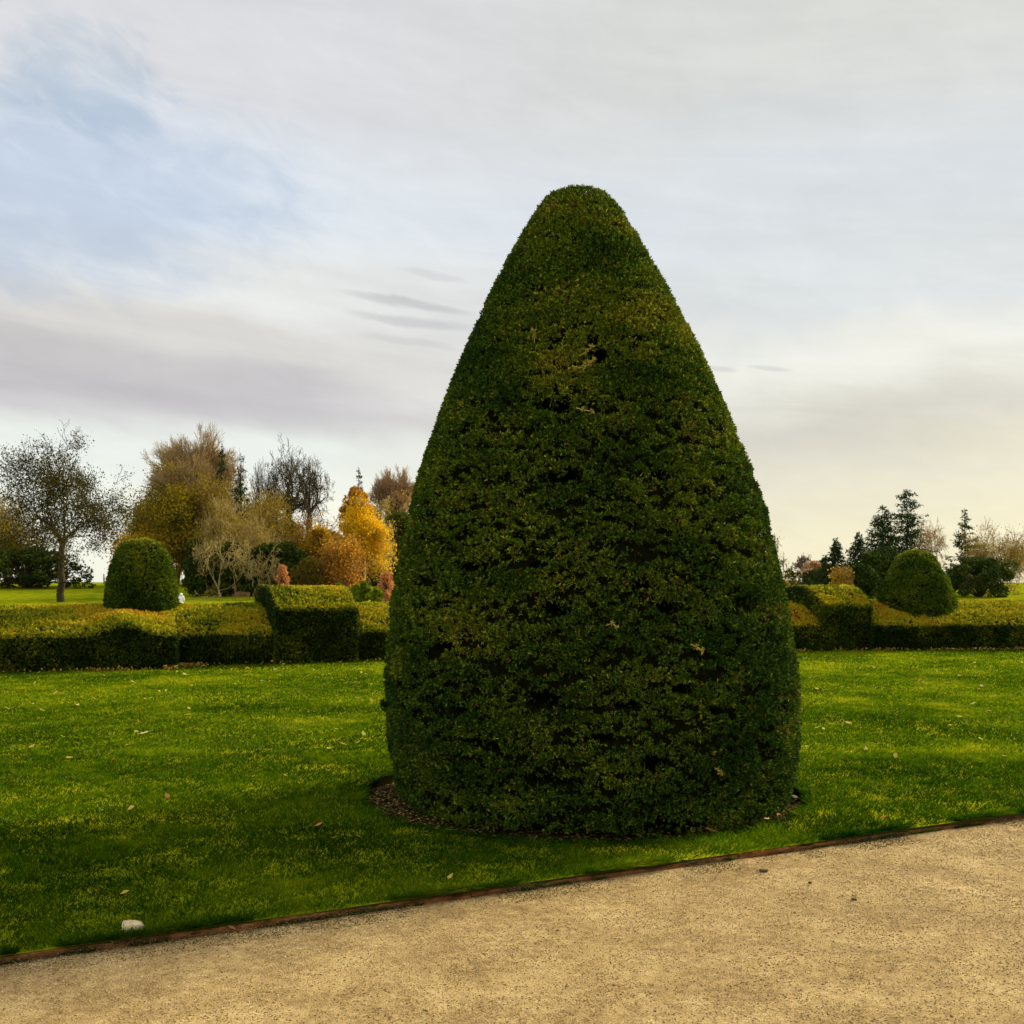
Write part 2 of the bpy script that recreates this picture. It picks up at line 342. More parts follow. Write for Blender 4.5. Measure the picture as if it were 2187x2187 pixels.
# ------------------------------------------------------------------ hedges
HP = np.array([(-24, 14.4), (-16, 17.1), (-7.68, 19.7), (-2.77, 21.6), (1.8, 23.2), (6.56, 24.62), (9.74, 25.02), (16, 25.3), (24, 25.4)], float)
def hedge_line():
    P = np.vstack([2 * HP[0] - HP[1], HP, 2 * HP[-1] - HP[-2]]); out = []
    for k in range(1, len(P) - 2):
        for t in np.linspace(0, 1, 60, endpoint=False):
            a, b, c, d = P[k - 1], P[k], P[k + 1], P[k + 2]
            out.append(0.5 * ((2 * b) + (-a + c) * t + (2 * a - 5 * b + 4 * c - d) * t * t + (-a + 3 * b - 3 * c + d) * t ** 3))
    return np.array(out)
HL = hedge_line(); HT = unit(np.gradient(HL, axis=0)); HNn = np.stack([-HT[:, 1], HT[:, 0]], 1)   # points away from the lawn
def hedge_section(name, label, x0, x1, prof, group, density, off=None, fh=None, seed=1, olive=0.0, patches=(), capL=True, capR=True, prof2=None, blend=None):
    n = max(12, int((x1 - x0) / 0.08)); xs = np.linspace(x0, x1, n)
    if off is not None: xs = np.sort(np.concatenate([xs, [-6.36, -6.33]])) ; xs = xs[(xs >= x0) & (xs <= x1)]; n = len(xs)
    base = np.stack([xs, np.interp(xs, HL[:, 0], HL[:, 1])], 1)
    nrm = np.stack([np.interp(xs, HL[:, 0], HNn[:, 0]), np.interp(xs, HL[:, 0], HNn[:, 1])], 1); nrm = unit(nrm)
    prof = np.asarray(prof, float)
    d = np.concatenate([[0], np.cumsum(np.hypot(*np.diff(prof, axis=0).T))]); tt = np.linspace(0, d[-1], 70)
    S = np.interp(tt, d, prof[:, 0]); Z = np.interp(tt, d, prof[:, 1])
    o = np.zeros(n) if off is None else off(xs)
    V = np.zeros((n, len(S), 3)); front = 1 - smooth(0.0, 1.2, S)
    for i in range(n):
        s = S - o[i] * front
        z = Z * (1 if fh is None else (1 + (fh(xs[i]) - 1) * front))
        V[i, :, 0] = base[i, 0] + nrm[i, 0] * s; V[i, :, 1] = base[i, 1] + nrm[i, 1] * s; V[i, :, 2] = z
    m = len(S)
    V = V.reshape(-1, 3)
    i = np.arange(n - 1)[:, None]; j = np.arange(m - 1)[None, :]; a = i * m + j
    Q = np.stack([a, a + m, a + m + 1, a + 1], -1).reshape(-1, 4)
    T = quads_to_tris(Q)
    # end caps as fans towards a low centre line, so that the ends are solid
    Vc = [V]; nv = len(V)
    for e, flip, on in ((0, True, capL), (n - 1, False, capR)):
        idx = e * m + np.arange(m); c = V[idx].mean(0); c[2] = 0.3; Vc.append(c[None]); ci = nv; nv += 1
        tr = np.stack([np.full(m - 1, ci), idx[:-1], idx[1:]], 1)
        if flip: tr = tr[:, ::-1]
        T = np.concatenate([T, tr])
    V = np.vstack(Vc)
    # relief
    rel = 0.055 * (fbm(V * 1.3, seed, 2) - 0.5)
    org = np.array([base[n // 2, 0], base[n // 2, 1], 0.0])
    root = thing(name, label, 'hedge', tuple(org), 0, group)
    cen = V.copy(); mid = np.repeat(np.stack([base[:, 0] + nrm[:, 0] * prof[:, 0].max() / 2, base[:, 1] + nrm[:, 1] * prof[:, 0].max() / 2, np.full(n, 0.3)], 1), m, 0)
    mid = np.vstack([mid, V[-2:]]); dirc = unit(cen - mid)
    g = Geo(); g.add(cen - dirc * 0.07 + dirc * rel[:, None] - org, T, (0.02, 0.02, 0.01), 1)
    r = np.random.default_rng(seed)
    P, N = sample_tris(V, T, density * 1.45, r)
    P = P[P[:, 2] > 0.01] if False else P
    midn = fbm(P * np.array([5, 5, 9.0]), seed + 3, 3) - 0.5
    kp = r.random(len(P)) < 0.35 + 0.65 * smooth(-0.16, 0.06, midn); P = P[kp]; N = N[kp]; midn = midn[kp]
    rl = 0.055 * (fbm(P * 1.3, seed, 2) - 0.5) + 0.04 * midn - 0.01
    cn = fbm(P * 0.8, seed + 5, 3); c2 = fbm(P * 2.6, seed + 6, 2)
    top = smooth(0.15, 0.6, N[:, 2])                      # sunlit tops painted in: upward faces take lighter, yellower needles
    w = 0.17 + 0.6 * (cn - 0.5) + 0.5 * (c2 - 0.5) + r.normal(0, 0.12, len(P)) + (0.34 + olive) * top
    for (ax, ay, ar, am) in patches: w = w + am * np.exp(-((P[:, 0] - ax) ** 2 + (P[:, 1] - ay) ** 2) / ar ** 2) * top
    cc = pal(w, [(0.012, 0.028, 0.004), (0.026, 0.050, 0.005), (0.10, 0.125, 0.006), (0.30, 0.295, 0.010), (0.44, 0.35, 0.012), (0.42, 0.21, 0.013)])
    P = P + N * (rl + r.uniform(-0.04, 0.01, len(P)))[:, None] - org
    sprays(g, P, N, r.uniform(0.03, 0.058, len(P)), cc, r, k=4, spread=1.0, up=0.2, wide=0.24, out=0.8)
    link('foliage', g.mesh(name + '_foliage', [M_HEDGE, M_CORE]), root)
    return root
LOW = [(0.0, 0.0), (0.0, 0.56), (0.05, 0.63), (0.5, 0.86), (1.0, 1.04), (1.5, 1.13), (1.9, 1.12), (2.3, 0.95), (2.4, 0.0)]
BLK = [(-0.09, 0.0), (-0.09, 1.07), (-0.05, 1.10), (0.30, 1.28), (0.62, 1.43), (0.95, 1.50), (1.6, 1.50), (2.4, 1.40), (2.45, 0.0)]
def bast(xs): return 0.50 * (1 - smooth(-6.36, -6.33, xs)) + 0.12 * np.exp(-((xs + 7.15) / 0.35) ** 2) - 0.15 * (1 - smooth(-10, -8.4, xs))
def bfh(x): return 1.0 + 0.34 * math.exp(-((x + 7.2) / 0.42) ** 2) + 0.06 * math.exp(-((x + 8.6) / 0.8) ** 2)
hg = 'low clipped yew hedges along the far side of the lawn'
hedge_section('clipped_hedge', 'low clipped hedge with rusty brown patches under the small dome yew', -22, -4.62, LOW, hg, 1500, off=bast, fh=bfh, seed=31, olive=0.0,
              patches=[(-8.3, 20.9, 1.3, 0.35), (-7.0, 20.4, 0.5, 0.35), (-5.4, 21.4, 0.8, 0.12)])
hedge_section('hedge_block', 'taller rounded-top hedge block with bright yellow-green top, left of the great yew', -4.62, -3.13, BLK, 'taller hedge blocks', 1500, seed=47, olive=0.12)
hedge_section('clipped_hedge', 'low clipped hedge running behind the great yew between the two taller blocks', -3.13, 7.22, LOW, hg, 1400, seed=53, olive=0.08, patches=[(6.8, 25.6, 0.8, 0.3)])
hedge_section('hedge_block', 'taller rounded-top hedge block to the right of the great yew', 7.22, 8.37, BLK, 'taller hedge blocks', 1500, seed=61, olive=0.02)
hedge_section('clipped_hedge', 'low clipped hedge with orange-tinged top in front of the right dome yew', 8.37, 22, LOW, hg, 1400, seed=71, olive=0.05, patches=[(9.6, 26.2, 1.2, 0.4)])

def dome(label, cxm, cym, z0, prof, seed, brown=0.0):
    Z, r = smooth_profile(np.array([p[0] for p in prof]), np.array([p[1] for p in prof]))
    TH, ZZ, RR, Q = ring_surface((Z, r), 120, 90, None)
    V = np.stack([np.maximum(RR - 0.05, 0) * np.cos(TH), np.maximum(RR - 0.05, 0) * np.sin(TH), ZZ - 0.03], 1); T = quads_to_tris(Q)
    root = thing('dome_yew', label, 'yew tree', (cxm, cym, z0), 0, 'small dome yews growing out of the hedge')
    rel = 0.05 * (fbm(V * 2.0, seed, 2) - 0.5)
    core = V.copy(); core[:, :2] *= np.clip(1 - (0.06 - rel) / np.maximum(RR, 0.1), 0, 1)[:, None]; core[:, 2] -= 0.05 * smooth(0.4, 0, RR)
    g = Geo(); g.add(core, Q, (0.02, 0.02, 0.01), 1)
    r_ = np.random.default_rng(seed); P, N = sample_tris(V, T, 2300, r_)
    md = fbm(P * np.array([6, 6, 9.0]), seed + 2, 3) - 0.5
    kp = r_.random(len(P)) < 0.35 + 0.65 * smooth(-0.16, 0.05, md); P, N, md = P[kp], N[kp], md[kp]
    cn = fbm(P * 1.5, seed + 4, 3)
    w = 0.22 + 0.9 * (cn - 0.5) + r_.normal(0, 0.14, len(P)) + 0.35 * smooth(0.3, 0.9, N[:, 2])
    w = w + brown * np.exp(-((P[:, 0] - 0.12) / 0.28) ** 2 - ((P[:, 2] - 1.0) / 0.35) ** 2) * (P[:, 1] < 0)
    P = P + N * (0.05 * (fbm(P * 2.0, seed, 2) - 0.5) + 0.04 * md + r_.uniform(-0.03, 0.005, len(P)))[:, None]
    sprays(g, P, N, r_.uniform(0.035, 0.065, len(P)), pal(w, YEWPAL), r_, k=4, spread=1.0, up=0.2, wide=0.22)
    link('crown', g.mesh('dome_crown', [M_HEDGE, M_CORE]), root)
    g = Geo(); g.add(*tube((0, 0, -0.3), (0, 0, 0.9), 0.09, 0.05, 8), col=(0.06, 0.035, 0.02)); link('trunk', g.mesh('dome_trunk', M_BARK, True), root)
yl = 21.3
yq = [(1149, 3), (1150.5, 16), (1156.5, 39), (1173, 52), (1190, 61), (1206, 67), (1223, 71), (1239, 74), (1256, 76), (1282, 78), (1305, 78)]
pr = [(PZ(y, yl) - 0.9, w / F * yl) for y, w in yq][::-1]
dome('small dark dome yew rising from the low hedge on the left', PX(303, yl), yl, 0.9, [(0, pr[0][1])] + pr[1:] + [(pr[-1][0] + 0.004, 0)], 5, 0.45)
yr = 26.3
yq = [(1173, 4), (1175, 17), (1183, 34), (1198, 46), (1216, 56), (1240, 69), (1263, 77), (1281, 82), (1310, 86)]
pr = [(PZ(y, yr) - 0.7, w / F * yr) for y, w in yq][::-1]
dome('small green dome yew rising from the hedge on the right', PX(1956, yr), yr, 0.7, [(0, pr[0][1])] + pr[1:] + [(pr[-1][0] + 0.004, 0)], 8, 0.0)

# ------------------------------------------------------------------ ground
BX, BY, BR = PX(1241, 8.2), 8.2, 1.68
A = np.array(G(480, 1975)); B = np.array(G(1982, 1765)); E = unit(B - A); EN = np.array([E[1], -E[0]])     # EN points to the path
if EN[1] > 0: EN = -EN
nt_, radii = 540, list(np.concatenate([np.arange(BR, 14, 0.08), np.geomspace(14, 1600, 110)]))
th = np.linspace(0, 2 * np.pi, nt_, endpoint=False); R_, T_ = np.meshgrid(radii, th, indexing='ij')
wob = 0.03 * (fbm(np.stack([np.cos(th) * 5, np.sin(th) * 5, th * 0], 1), 2) - 0.5)
RW = R_ + wob[None, :] * (R_ < 1.9)
X_ = BX + RW * np.cos(T_); Y_ = BY + RW * np.sin(T_)
xy = np.stack([X_.ravel(), Y_.ravel(), np.zeros(X_.size)], 1)
Z_ = terrain(X_, Y_) + (0.02 * (fbm(xy * 0.7, 6, 3) - 0.5)).reshape(X_.shape) * (R_ < 60)
Xs, Ys, Zs_ = np.vstack([X_[:1], X_]), np.vstack([Y_[:1], Y_]), np.vstack([np.full((1, nt_), -0.16), Z_])
V = np.stack([Xs.ravel(), Ys.ravel(), Zs_.ravel()], 1); nr = len(radii) + 1
i = np.arange(nr - 1)[:, None]; j = np.arange(nt_)[None, :]; a = i * nt_ + j; b = i * nt_ + (j + 1) % nt_
Q = np.stack([a, a + nt_, b + nt_, b], -1).reshape(-1, 4)
lawn_me = mesh_from('lawn', V, np.full(len(Q), 4), Q, [M_LAWN, M_CORE], None, (np.arange(len(Q)) < nt_).astype(int))  # bed rim wall takes the near-black core colour: its shadow painted in
bm = bmesh.new(); bm.from_mesh(lawn_me)
bmesh.ops.bisect_plane(bm, geom=bm.verts[:] + bm.edges[:] + bm.faces[:], plane_co=(A[0], A[1], 0), plane_no=(EN[0], EN[1], 0), clear_outer=True)
bm.to_mesh(lawn_me); bm.free()
for p in lawn_me.polygons: p.use_smooth = True
tag(link('lawn', lawn_me), 'short cut green lawn round the yew, rising behind the hedge', kind='structure')
def strip(name, u0, u1, v0, v1, z, mat, nu=40, nv=40, relief=0.0, seed=1):
    U, W = np.meshgrid(np.linspace(u0, u1, nu), np.linspace(v0, v1, nv), indexing='ij')
    X = A[0] + E[0] * U + EN[0] * W; Y = A[1] + E[1] * U + EN[1] * W
    Pn = np.stack([X.ravel(), Y.ravel(), X.ravel() * 0], 1)
    Z = z + relief * (fbm(Pn * 2.5, seed, 3) - 0.5).reshape(X.shape)
    Vv = np.stack([X.ravel(), Y.ravel(), Z.ravel()], 1)
    i = np.arange(nu - 1)[:, None]; j = np.arange(nv - 1)[None, :]; a = i * nv + j
    Q = np.stack([a, a + 1, a + nv + 1, a + nv], -1).reshape(-1, 4)
    me = mesh_from(name, Vv, np.full(len(Q), 4), Q, mat); me.polygons.foreach_set('use_smooth', np.ones(len(Q), bool)); return link(name, me)
tag(strip('gravel_path', -40, 40, -0.12, 6.0, -0.032, M_GRAVEL, 500, 60, 0.012), 'pale sandy gravel path', kind='structure')
tag(strip('lawn', -40, 40, 6.0, 60, 0.0, M_LAWN, 60, 60), 'lawn on the other side of the gravel path', kind='structure')
# soil disc with a low mound
rr_ = np.linspace(0, BR + 0.02, 60); tt_ = np.linspace(0, 2 * np.pi, 160, endpoint=False); R2, T2 = np.meshgrid(rr_, tt_, indexing='ij')
X2 = BX + R2 * np.cos(T2); Y2 = BY + R2 * np.sin(T2); p2 = np.stack([X2.ravel(), Y2.ravel(), X2.ravel() * 0], 1)
soil_z = lambda p: -0.070 + 0.05 * (fbm(p * 6, 9, 3) - 0.5) + 0.05 * smooth(BR, 1.2, np.hypot(p[:, 0] - BX, p[:, 1] - BY))
V = p2.copy(); V[:, 2] = soil_z(p2); i = np.arange(59)[:, None]; j = np.arange(160)[None, :]; a = i * 160 + j; b = i * 160 + (j + 1) % 160
Q = np.stack([a, a + 160, b + 160, b], -1).reshape(-1, 4)
me = mesh_from('mulch_bed', V, np.full(len(Q), 4), Q, M_SOIL, None, None, True)
tag(link('mulch_bed', me), 'round bed of dark mulch cut into the lawn under the great yew', kind='structure')

# small solids scattered: octahedral grit
OCT = np.array([(1, 0, 0), (0, 1, 0), (-1, 0, 0), (0, -1, 0), (0, 0, 1), (0, 0, -1)], float)
OF = np.array([(0, 1, 4), (1, 2, 4), (2, 3, 4), (3, 0, 4), (1, 0, 5), (2, 1, 5), (3, 2, 5), (0, 3, 5)])
def grit(P, size, cols, r, squash=0.6, elong=1.0):
    n = len(P); V = OCT[None] * r.uniform(0.6, 1.2, (n, 6, 1)) * size[:, None, None]
    V[:, :, 0] *= elong
    an = r.uniform(0, 6.28, n); c, s = np.cos(an)[:, None], np.sin(an)[:, None]
    x = V[:, :, 0] * c - V[:, :, 1] * s; y = V[:, :, 0] * s + V[:, :, 1] * c; tilt = r.uniform(-0.4, 0.4, (n, 1))
    z = V[:, :, 2] * squash + x * tilt
    V = np.stack([x, y, z], -1) + P[:, None]
    Fc = (OF[None] + (np.arange(n) * 6)[:, None, None]).reshape(-1, 3)
    g = Geo(); g.add(V.reshape(-1, 3), Fc, np.repeat(cols, 6, 0)); return g
r = np.random.default_rng(3)
def on_path(n, u0, u1, v0, v1, pw=1.0):
    u = r.uniform(u0, u1, n); v = v0 + (v1 - v0) * r.random(n) ** pw
    X = A[0] + E[0] * u + EN[0] * v; Y = A[1] + E[1] * u + EN[1] * v; return X, Y, u, v
X, Y, u, v = on_path(230000, -3.5, 8.5, 0.012, 3.6, 1.0)
P = np.stack([X, Y, X * 0], 1); P[:, 2] = -0.032 + 0.012 * (fbm(P * 2.5, 1, 3) - 0.5) + 0.001
n1 = fbm(P * 3, 5, 3); kp = r.random(len(P)) < 0.45 + 0.55 * smooth(0.35, 0.6, n1); P = P[kp]; n1 = n1[kp]
c = pal(r.random(len(P)) * 0.7 + 0.6 * (n1 - 0.35), [(0.11, 0.07, 0.030), (0.23, 0.155, 0.068), (0.38, 0.275, 0.13), (0.66, 0.54, 0.32)])
tag(link('gravel', grit(P, r.uniform(0.0016, 0.0054, len(P)) * np.where(r.random(len(P)) < 0.03, 1.7, 1), c, r, 0.42).mesh('gravel', M_STONES)), 'fine pale loose gravel on the path', kind='stuff')
# soil crumbs and moss drifted against the edging
X, Y, u, v = on_path(42000, -3.5, 9, 0.008, 0.20, 3.2)
nn = fbm(np.stack([u * 2.6, v * 0, v * 0], 1), 14, 3); P = np.stack([X, Y, -0.031 + 0.026 * smooth(0.05, 0.01, v) * smooth(0.50, 0.62, nn) * r.random(len(u))], 1); kp = r.random(len(P)) < smooth(0.42, 0.62, nn) + 0.08; P = P[kp]
c = pal(r.random(len(P)), [(0.04, 0.028, 0.012), (0.10, 0.07, 0.03), (0.22, 0.16, 0.08)])
tag(link('soil_debris', grit(P, r.uniform(0.0015, 0.0055, len(P)), c, r).mesh('soil_debris', M_STONES)), 'dark crumbs of soil along the timber edging', kind='stuff')
# chips on the bed
n = 26000; an = r.uniform(0, 6.283, n); q = BR * np.sqrt(r.uniform(0.55, 1, n)); P = np.stack([BX + q * np.cos(an), BY + q * np.sin(an), an * 0], 1); P[:, 2] = soil_z(P) + 0.004
c = pal(r.random(n) ** 2.6, [(0.02, 0.013, 0.005), (0.06, 0.040, 0.014), (0.15, 0.10, 0.032), (0.50, 0.38, 0.15)])
tag(link('wood_chips', grit(P, r.uniform(0.004, 0.011, n), c, r, 0.35, 1.9).mesh('wood_chips', M_STONES)), 'bark chips and crumbs on the round bed', kind='stuff')

# edging boards
edging = thing('path_edging', 'weathered reddish timber edging between lawn and gravel path', 'edging', (A[0], A[1], 0), math.atan2(E[1], E[0]))
def box_grid(L, W, Hh, nu, seed):
    bm = bmesh.new(); bmesh.ops.create_cube(bm, size=1)
    for v_ in bm.verts: v_.co = Vector((v_.co.x * L, v_.co.y * W, v_.co.z * Hh))
    es = [e for e in bm.edges if abs((e.verts[0].co - e.verts[1].co).x) > L * 0.9]
    bmesh.ops.bevel(bm, geom=[e for e in es if max(e.verts[0].co.z, e.verts[1].co.z) > 0], offset=0.004, segments=2, affect='EDGES')
    es = [e for e in bm.edges if abs((e.verts[0].co - e.verts[1].co).x) > L * 0.9]
    bmesh.ops.subdivide_edges(bm, edges=es, cuts=nu)
    rr0 = random.Random(seed)
    ph = [rr0.uniform(0, 6) for _ in range(4)]
    for v_ in bm.verts:
        x = v_.co.x
        v_.co.y += 0.004 * math.sin(x * 3 + ph[0]) + 0.002 * math.sin(x * 17 + ph[1]) + rr0.uniform(-.0012, .0012)
        v_.co.z += 0.003 * math.sin(x * 2.3 + ph[2]) + rr0.uniform(-.0022, .0022) - (0.012 * max(0, math.sin(x * 9 + ph[3]) - 0.86) / 0.14 if v_.co.z > 0 else 0)
    me = bpy.data.meshes.new('board'); bm.to_mesh(me); bm.free(); me.materials.append(M_TIMBER); return me
u0 = -6.0; k = 0
rb = random.Random(9)
while u0 < 16:
    L = rb.uniform(0.9, 2.3); me = box_grid(L - 0.010, 0.022, 0.10, 60, k)
    o = link('board', me, edging, (u0 + L / 2, -0.006 + rb.uniform(-.005, .005), -0.055 + rb.uniform(-0.011, 0.004))); o.rotation_euler = (0, 0, rb.uniform(-.003, .003)); u0 += L; k += 1
# (edging local y axis points to the lawn)

# ------------------------------------------------------------------ grass
r = np.random.default_rng(77)
def blades(n, y0, y1, spread, wmin, seed_x=None):
    Y = np.sqrt(r.random(n) * (y1 ** 2 - y0 ** 2) + y0 ** 2); X = r.uniform(-1, 1, n) * spread * Y
    return X, Y
XS, YS, WS, HS = [], [], [], []
for (y0, y1, dn, w, hgt) in ((2.9, 5.2, 14000, 0.0026, 0.030), (5.2, 7.0, 12500, 0.0032, 0.030), (7.0, 10, 7000, 0.0042, 0.032), (10, 14, 3400, 0.0062, 0.032), (14, 19, 1700, 0.0085, 0.034), (19, 27, 800, 0.012, 0.036)):
    area = 0.60 * (y1 ** 2 - y0 ** 2); X, Y = blades(int(dn * area), y0, y1, 0.60, w)
    XS.append(X); YS.append(Y); WS.append(np.full(len(X), w)); HS.append(np.full(len(X), hgt))
ue = r.uniform(-4, 11, 60000); ve = -0.016 - np.abs(r.normal(0, 0.012, 60000)); ke = fbm(np.stack([ue * 2.2, ue * 0, ue * 0], 1), 88, 3) > 0.47; ue, ve = ue[ke], ve[ke]
XS.append(A[0] + E[0] * ue + EN[0] * ve); YS.append(A[1] + E[1] * ue + EN[1] * ve); WS.append(np.full(len(ue), 0.0030)); HS.append(np.full(len(ue), 0.033))
X, Y, W, Hh = map(np.concatenate, (XS, YS, WS, HS))
side = (X - A[0]) * EN[0] + (Y - A[1]) * EN[1]; dist = np.hypot(X - BX, Y - BY); an = np.arctan2(Y - BY, X - BX)
hy_ = np.interp(X, HL[:, 0], HL[:, 1])
kp = (side < -0.014) & (dist > BR - 0.015) & (Y < hy_ + 0.1)
X, Y, W, Hh, side, dist = X[kp], Y[kp], W[kp], Hh[kp], side[kp], dist[kp]
P = np.stack([X, Y, X * 0], 1)
clump = fbm(P * 6.0, 41, 3); broad = fbm(P * 0.9, 42, 4); worn = fbm(P * 2.1, 43, 3)
kp = r.random(len(P)) < 0.62 + 0.38 * smooth(0.32, 0.5, clump); P, W, Hh, clump, broad, worn, side, dist = [q[kp] for q in (P, W, Hh, clump, broad, worn, side, dist)]
uw = r.uniform(-4, 11, 26000); vw = np.abs(r.normal(0, 0.009, 26000)) + 0.008; kw = (fbm(np.stack([uw * 3.1, uw * 0, uw * 0], 1), 93, 3) > 0.56); uw, vw = uw[kw], vw[kw]; m = len(uw)
P = np.vstack([P, np.stack([A[0] + E[0] * uw + EN[0] * vw, A[1] + E[1] * uw + EN[1] * vw, uw * 0 - 0.03], 1)]); weed = np.arange(len(P)) >= len(P) - m
W = np.concatenate([W, np.full(m, 0.003)]); Hh = np.concatenate([Hh, r.uniform(0.014, 0.036, m)]); clump = np.concatenate([clump, np.full(m, 0.45)]); broad = np.concatenate([broad, np.full(m, 0.42)]); worn = np.concatenate([worn, np.full(m, 0.7)]); side = np.concatenate([side, np.full(m, -1.0)]); dist = np.concatenate([dist, np.full(m, 9.0)])
n = len(P)
Hh = Hh * r.uniform(0.55, 1.3, n) * (0.65 + 0.8 * clump) * (1 + 0.55 * np.exp(-np.abs(side) / 0.05) + 0.5 * np.exp(-(dist - BR) / 0.05))
P[:, 2] = np.where(weed, -0.036, 0.02 * (fbm(P * np.array([0.7, 0.7, 0.0]), 6, 3) - 0.5) - 0.004)
lean = r.normal(0, 0.55, (n, 2)) + np.array([0.12, -0.1]) + 0.3 * (np.stack([vnoise(P * 3, 51), vnoise(P * 3, 52)], 1) - 0.5) * 2
lean = lean - (np.stack([P[:, 0] - BX, P[:, 1] - BY], 1) / np.hypot(P[:, 0] - BX, P[:, 1] - BY)[:, None]) * (1.0 * np.exp(-np.abs(dist - BR) / 0.035))[:, None]
lean = lean + EN[None] * (0.9 * np.exp(-np.abs(side + 0.014) / 0.02))[:, None]
d = unit(np.concatenate([lean, np.ones((n, 1))], 1)); sd = unit(np.cross(d, np.concatenate([r.normal(0, 1, (n, 2)), np.zeros((n, 1))], 1)))
tip = P + d * Hh[:, None]; tip[:, :2] += lean * Hh[:, None] * 0.35; mid = P + d * Hh[:, None] * 0.55
V = np.stack([P - sd * W[:, None] * 0.5, P + sd * W[:, None] * 0.5, mid + sd * W[:, None] * 0.42, tip, mid - sd * W[:, None] * 0.42], 1).reshape(-1, 3)
Fc = np.arange(n * 5).reshape(-1, 5)
w = 0.17 + 0.95 * (broad - 0.42) + 0.85 * (clump - 0.5) + r.normal(0, 0.10, n) + 0.14 * smooth(8, 17, P[:, 1])  # distance term paints the sunlit look of the far lawn into blade colour
c = pal(w, [(0.007, 0.030, 0.002), (0.024, 0.068, 0.002), (0.072, 0.132, 0.003), (0.19, 0.235, 0.005), (0.36, 0.34, 0.010)])
c *= r.uniform(0.62, 1.38, (n, 1)); dry = r.random(n) < 0.006 + 0.05 * smooth(0.6, 0.75, worn); c[dry] = np.array([0.20, 0.15, 0.055])
g = Geo(); g.add(V, Fc, np.repeat(c, 5, 0))
tag(link('grass', g.mesh('grass', M_GRASS)), 'short green grass blades of the lawn', kind='stuff')
print('BLADES', n)

# ------------------------------------------------------------------ fallen leaves
def leaf_mesh(seed, size, col, nlobe=0):
    rl = random.Random(seed); n = 12; V = [(0, 0, 0.0)]; rim = []
    for k in range(n):
        a = 2 * math.pi * k / n; rad = size * (0.5 if nlobe == 0 else (0.62 if k % 2 else 0.34)) * rl.uniform(0.85, 1.1)
        x = rad * math.cos(a) * 1.25; y = rad * math.sin(a) * (0.62 - 0.25 * math.cos(a))
        V.append((x, y, 0.25 * abs(y) + 0.18 * x * x / size + rl.uniform(-.03, .03) * size))
    Fc = [(0, 1 + k, 1 + (k + 1) % n) for k in range(n)]
    g = Geo(); g.add(V, Fc, col)
    g.add(*tube((-size * 0.6, 0, 0.01), (-size * 1.0, size * 0.08, 0.012), size * 0.02, size * 0.012, 4), col=tuple(0.6 * q for q in col)); return g.mesh('leaf', M_LEAF)
YEL, ORG, BRN, CRM = (0.55, 0.42, 0.08), (0.48, 0.22, 0.06), (0.22, 0.10, 0.05), (0.65, 0.52, 0.26)
near = [  # survey pixel x, y, size, colour, label
    (266, 1908, 0.060, YEL, 'small yellow leaf on grass above the pale stone', 0), (357, 1700, 0.075, ORG, 'curled orange-tan leaf standing up in the mid-left grass', 0),
    (279, 1727, 0.070, YEL, 'dull yellow leaf at the left border of the lawn', 0), (307, 1567, 0.17, CRM, 'broad pale cream leaf alone on the left lawn', 1),
    (272, 1592, 0.085, YEL, 'yellow leaf just under the broad cream leaf', 0), (242, 1623, 0.080, ORG, 'orange-brown leaf at the far left of the lawn', 0),
    (541, 1659, 0.075, YEL, 'yellow leaf between the bed and the left border', 1), (610, 1659, 0.075, YEL, 'twin-lobed yellow leaf left of the mulch bed', 1),
    (681, 1762, 0.065, ORG, 'brownish orange leaf below the left end of the bed', 0), (767, 1788, 0.05, CRM, 'tiny upright cream leaf in grass below the bed', 0),
    (714, 1790, 0.05, YEL, 'pale yellow leaf in the grass lower left of the bed', 0), (345, 1754, 0.075, YEL, 'ragged yellow leaf below the curled orange-tan leaf', 1),
    (962, 1873, 0.055, YEL, 'bright yellow leaf standing near the timber edging', 0), (912, 1785, 0.05, YEL, 'yellow leaf at the front rim of the bed', 0),
    (1438, 1773, 0.10, ORG, 'long pinkish brown leaf under the front of the great yew', 0), (1518, 1775, 0.10, ORG, 'curled pinkish brown leaf beside the right front of the bed', 0),
    (1637, 1750, 0.07, CRM, 'cream leaf at the right rim of the bed', 1), (1662, 1741, 0.05, ORG, 'small salmon leaf at the right rim of the bed', 0),
    (1697, 1705, 0.06, CRM, 'pale leaf leaning on the right foot of the great yew', 0), (876, 1759, 0.075, ORG, 'reddish brown leaf on the mulch at the front left', 0),
    (1886, 1747, 0.06, ORG, 'tan leaf in the grass near the right end of the path', 0), (494, 1983, 0.05, BRN, 'dark brown leaf at the left end of the timber edging', 0)]
r2 = random.Random(12)
for k, (px, py, s, cl, lab, lob) in enumerate(near):
    inbed = 'mulch' in lab or 'under the front' in lab or 'foot' in lab
    x, y = G(px, py, 0.0 if inbed else 0.02); o = link('fallen_leaf', leaf_mesh(k, s * 0.68, cl, lob), None, (x, y, 0.012 if inbed else 0.024)); o.rotation_euler = (r2.uniform(-.5, .5), r2.uniform(-.5, .5), r2.uniform(0, 6.28))
    tag(o, lab, 'leaf', 'fallen leaves on the ground')
protoL = [leaf_mesh(100 + k, 0.085, c_, k % 2) for k, c_ in enumerate((YEL, CRM, YEL, ORG, (0.5, 0.48, 0.12)))]
cnt = 0
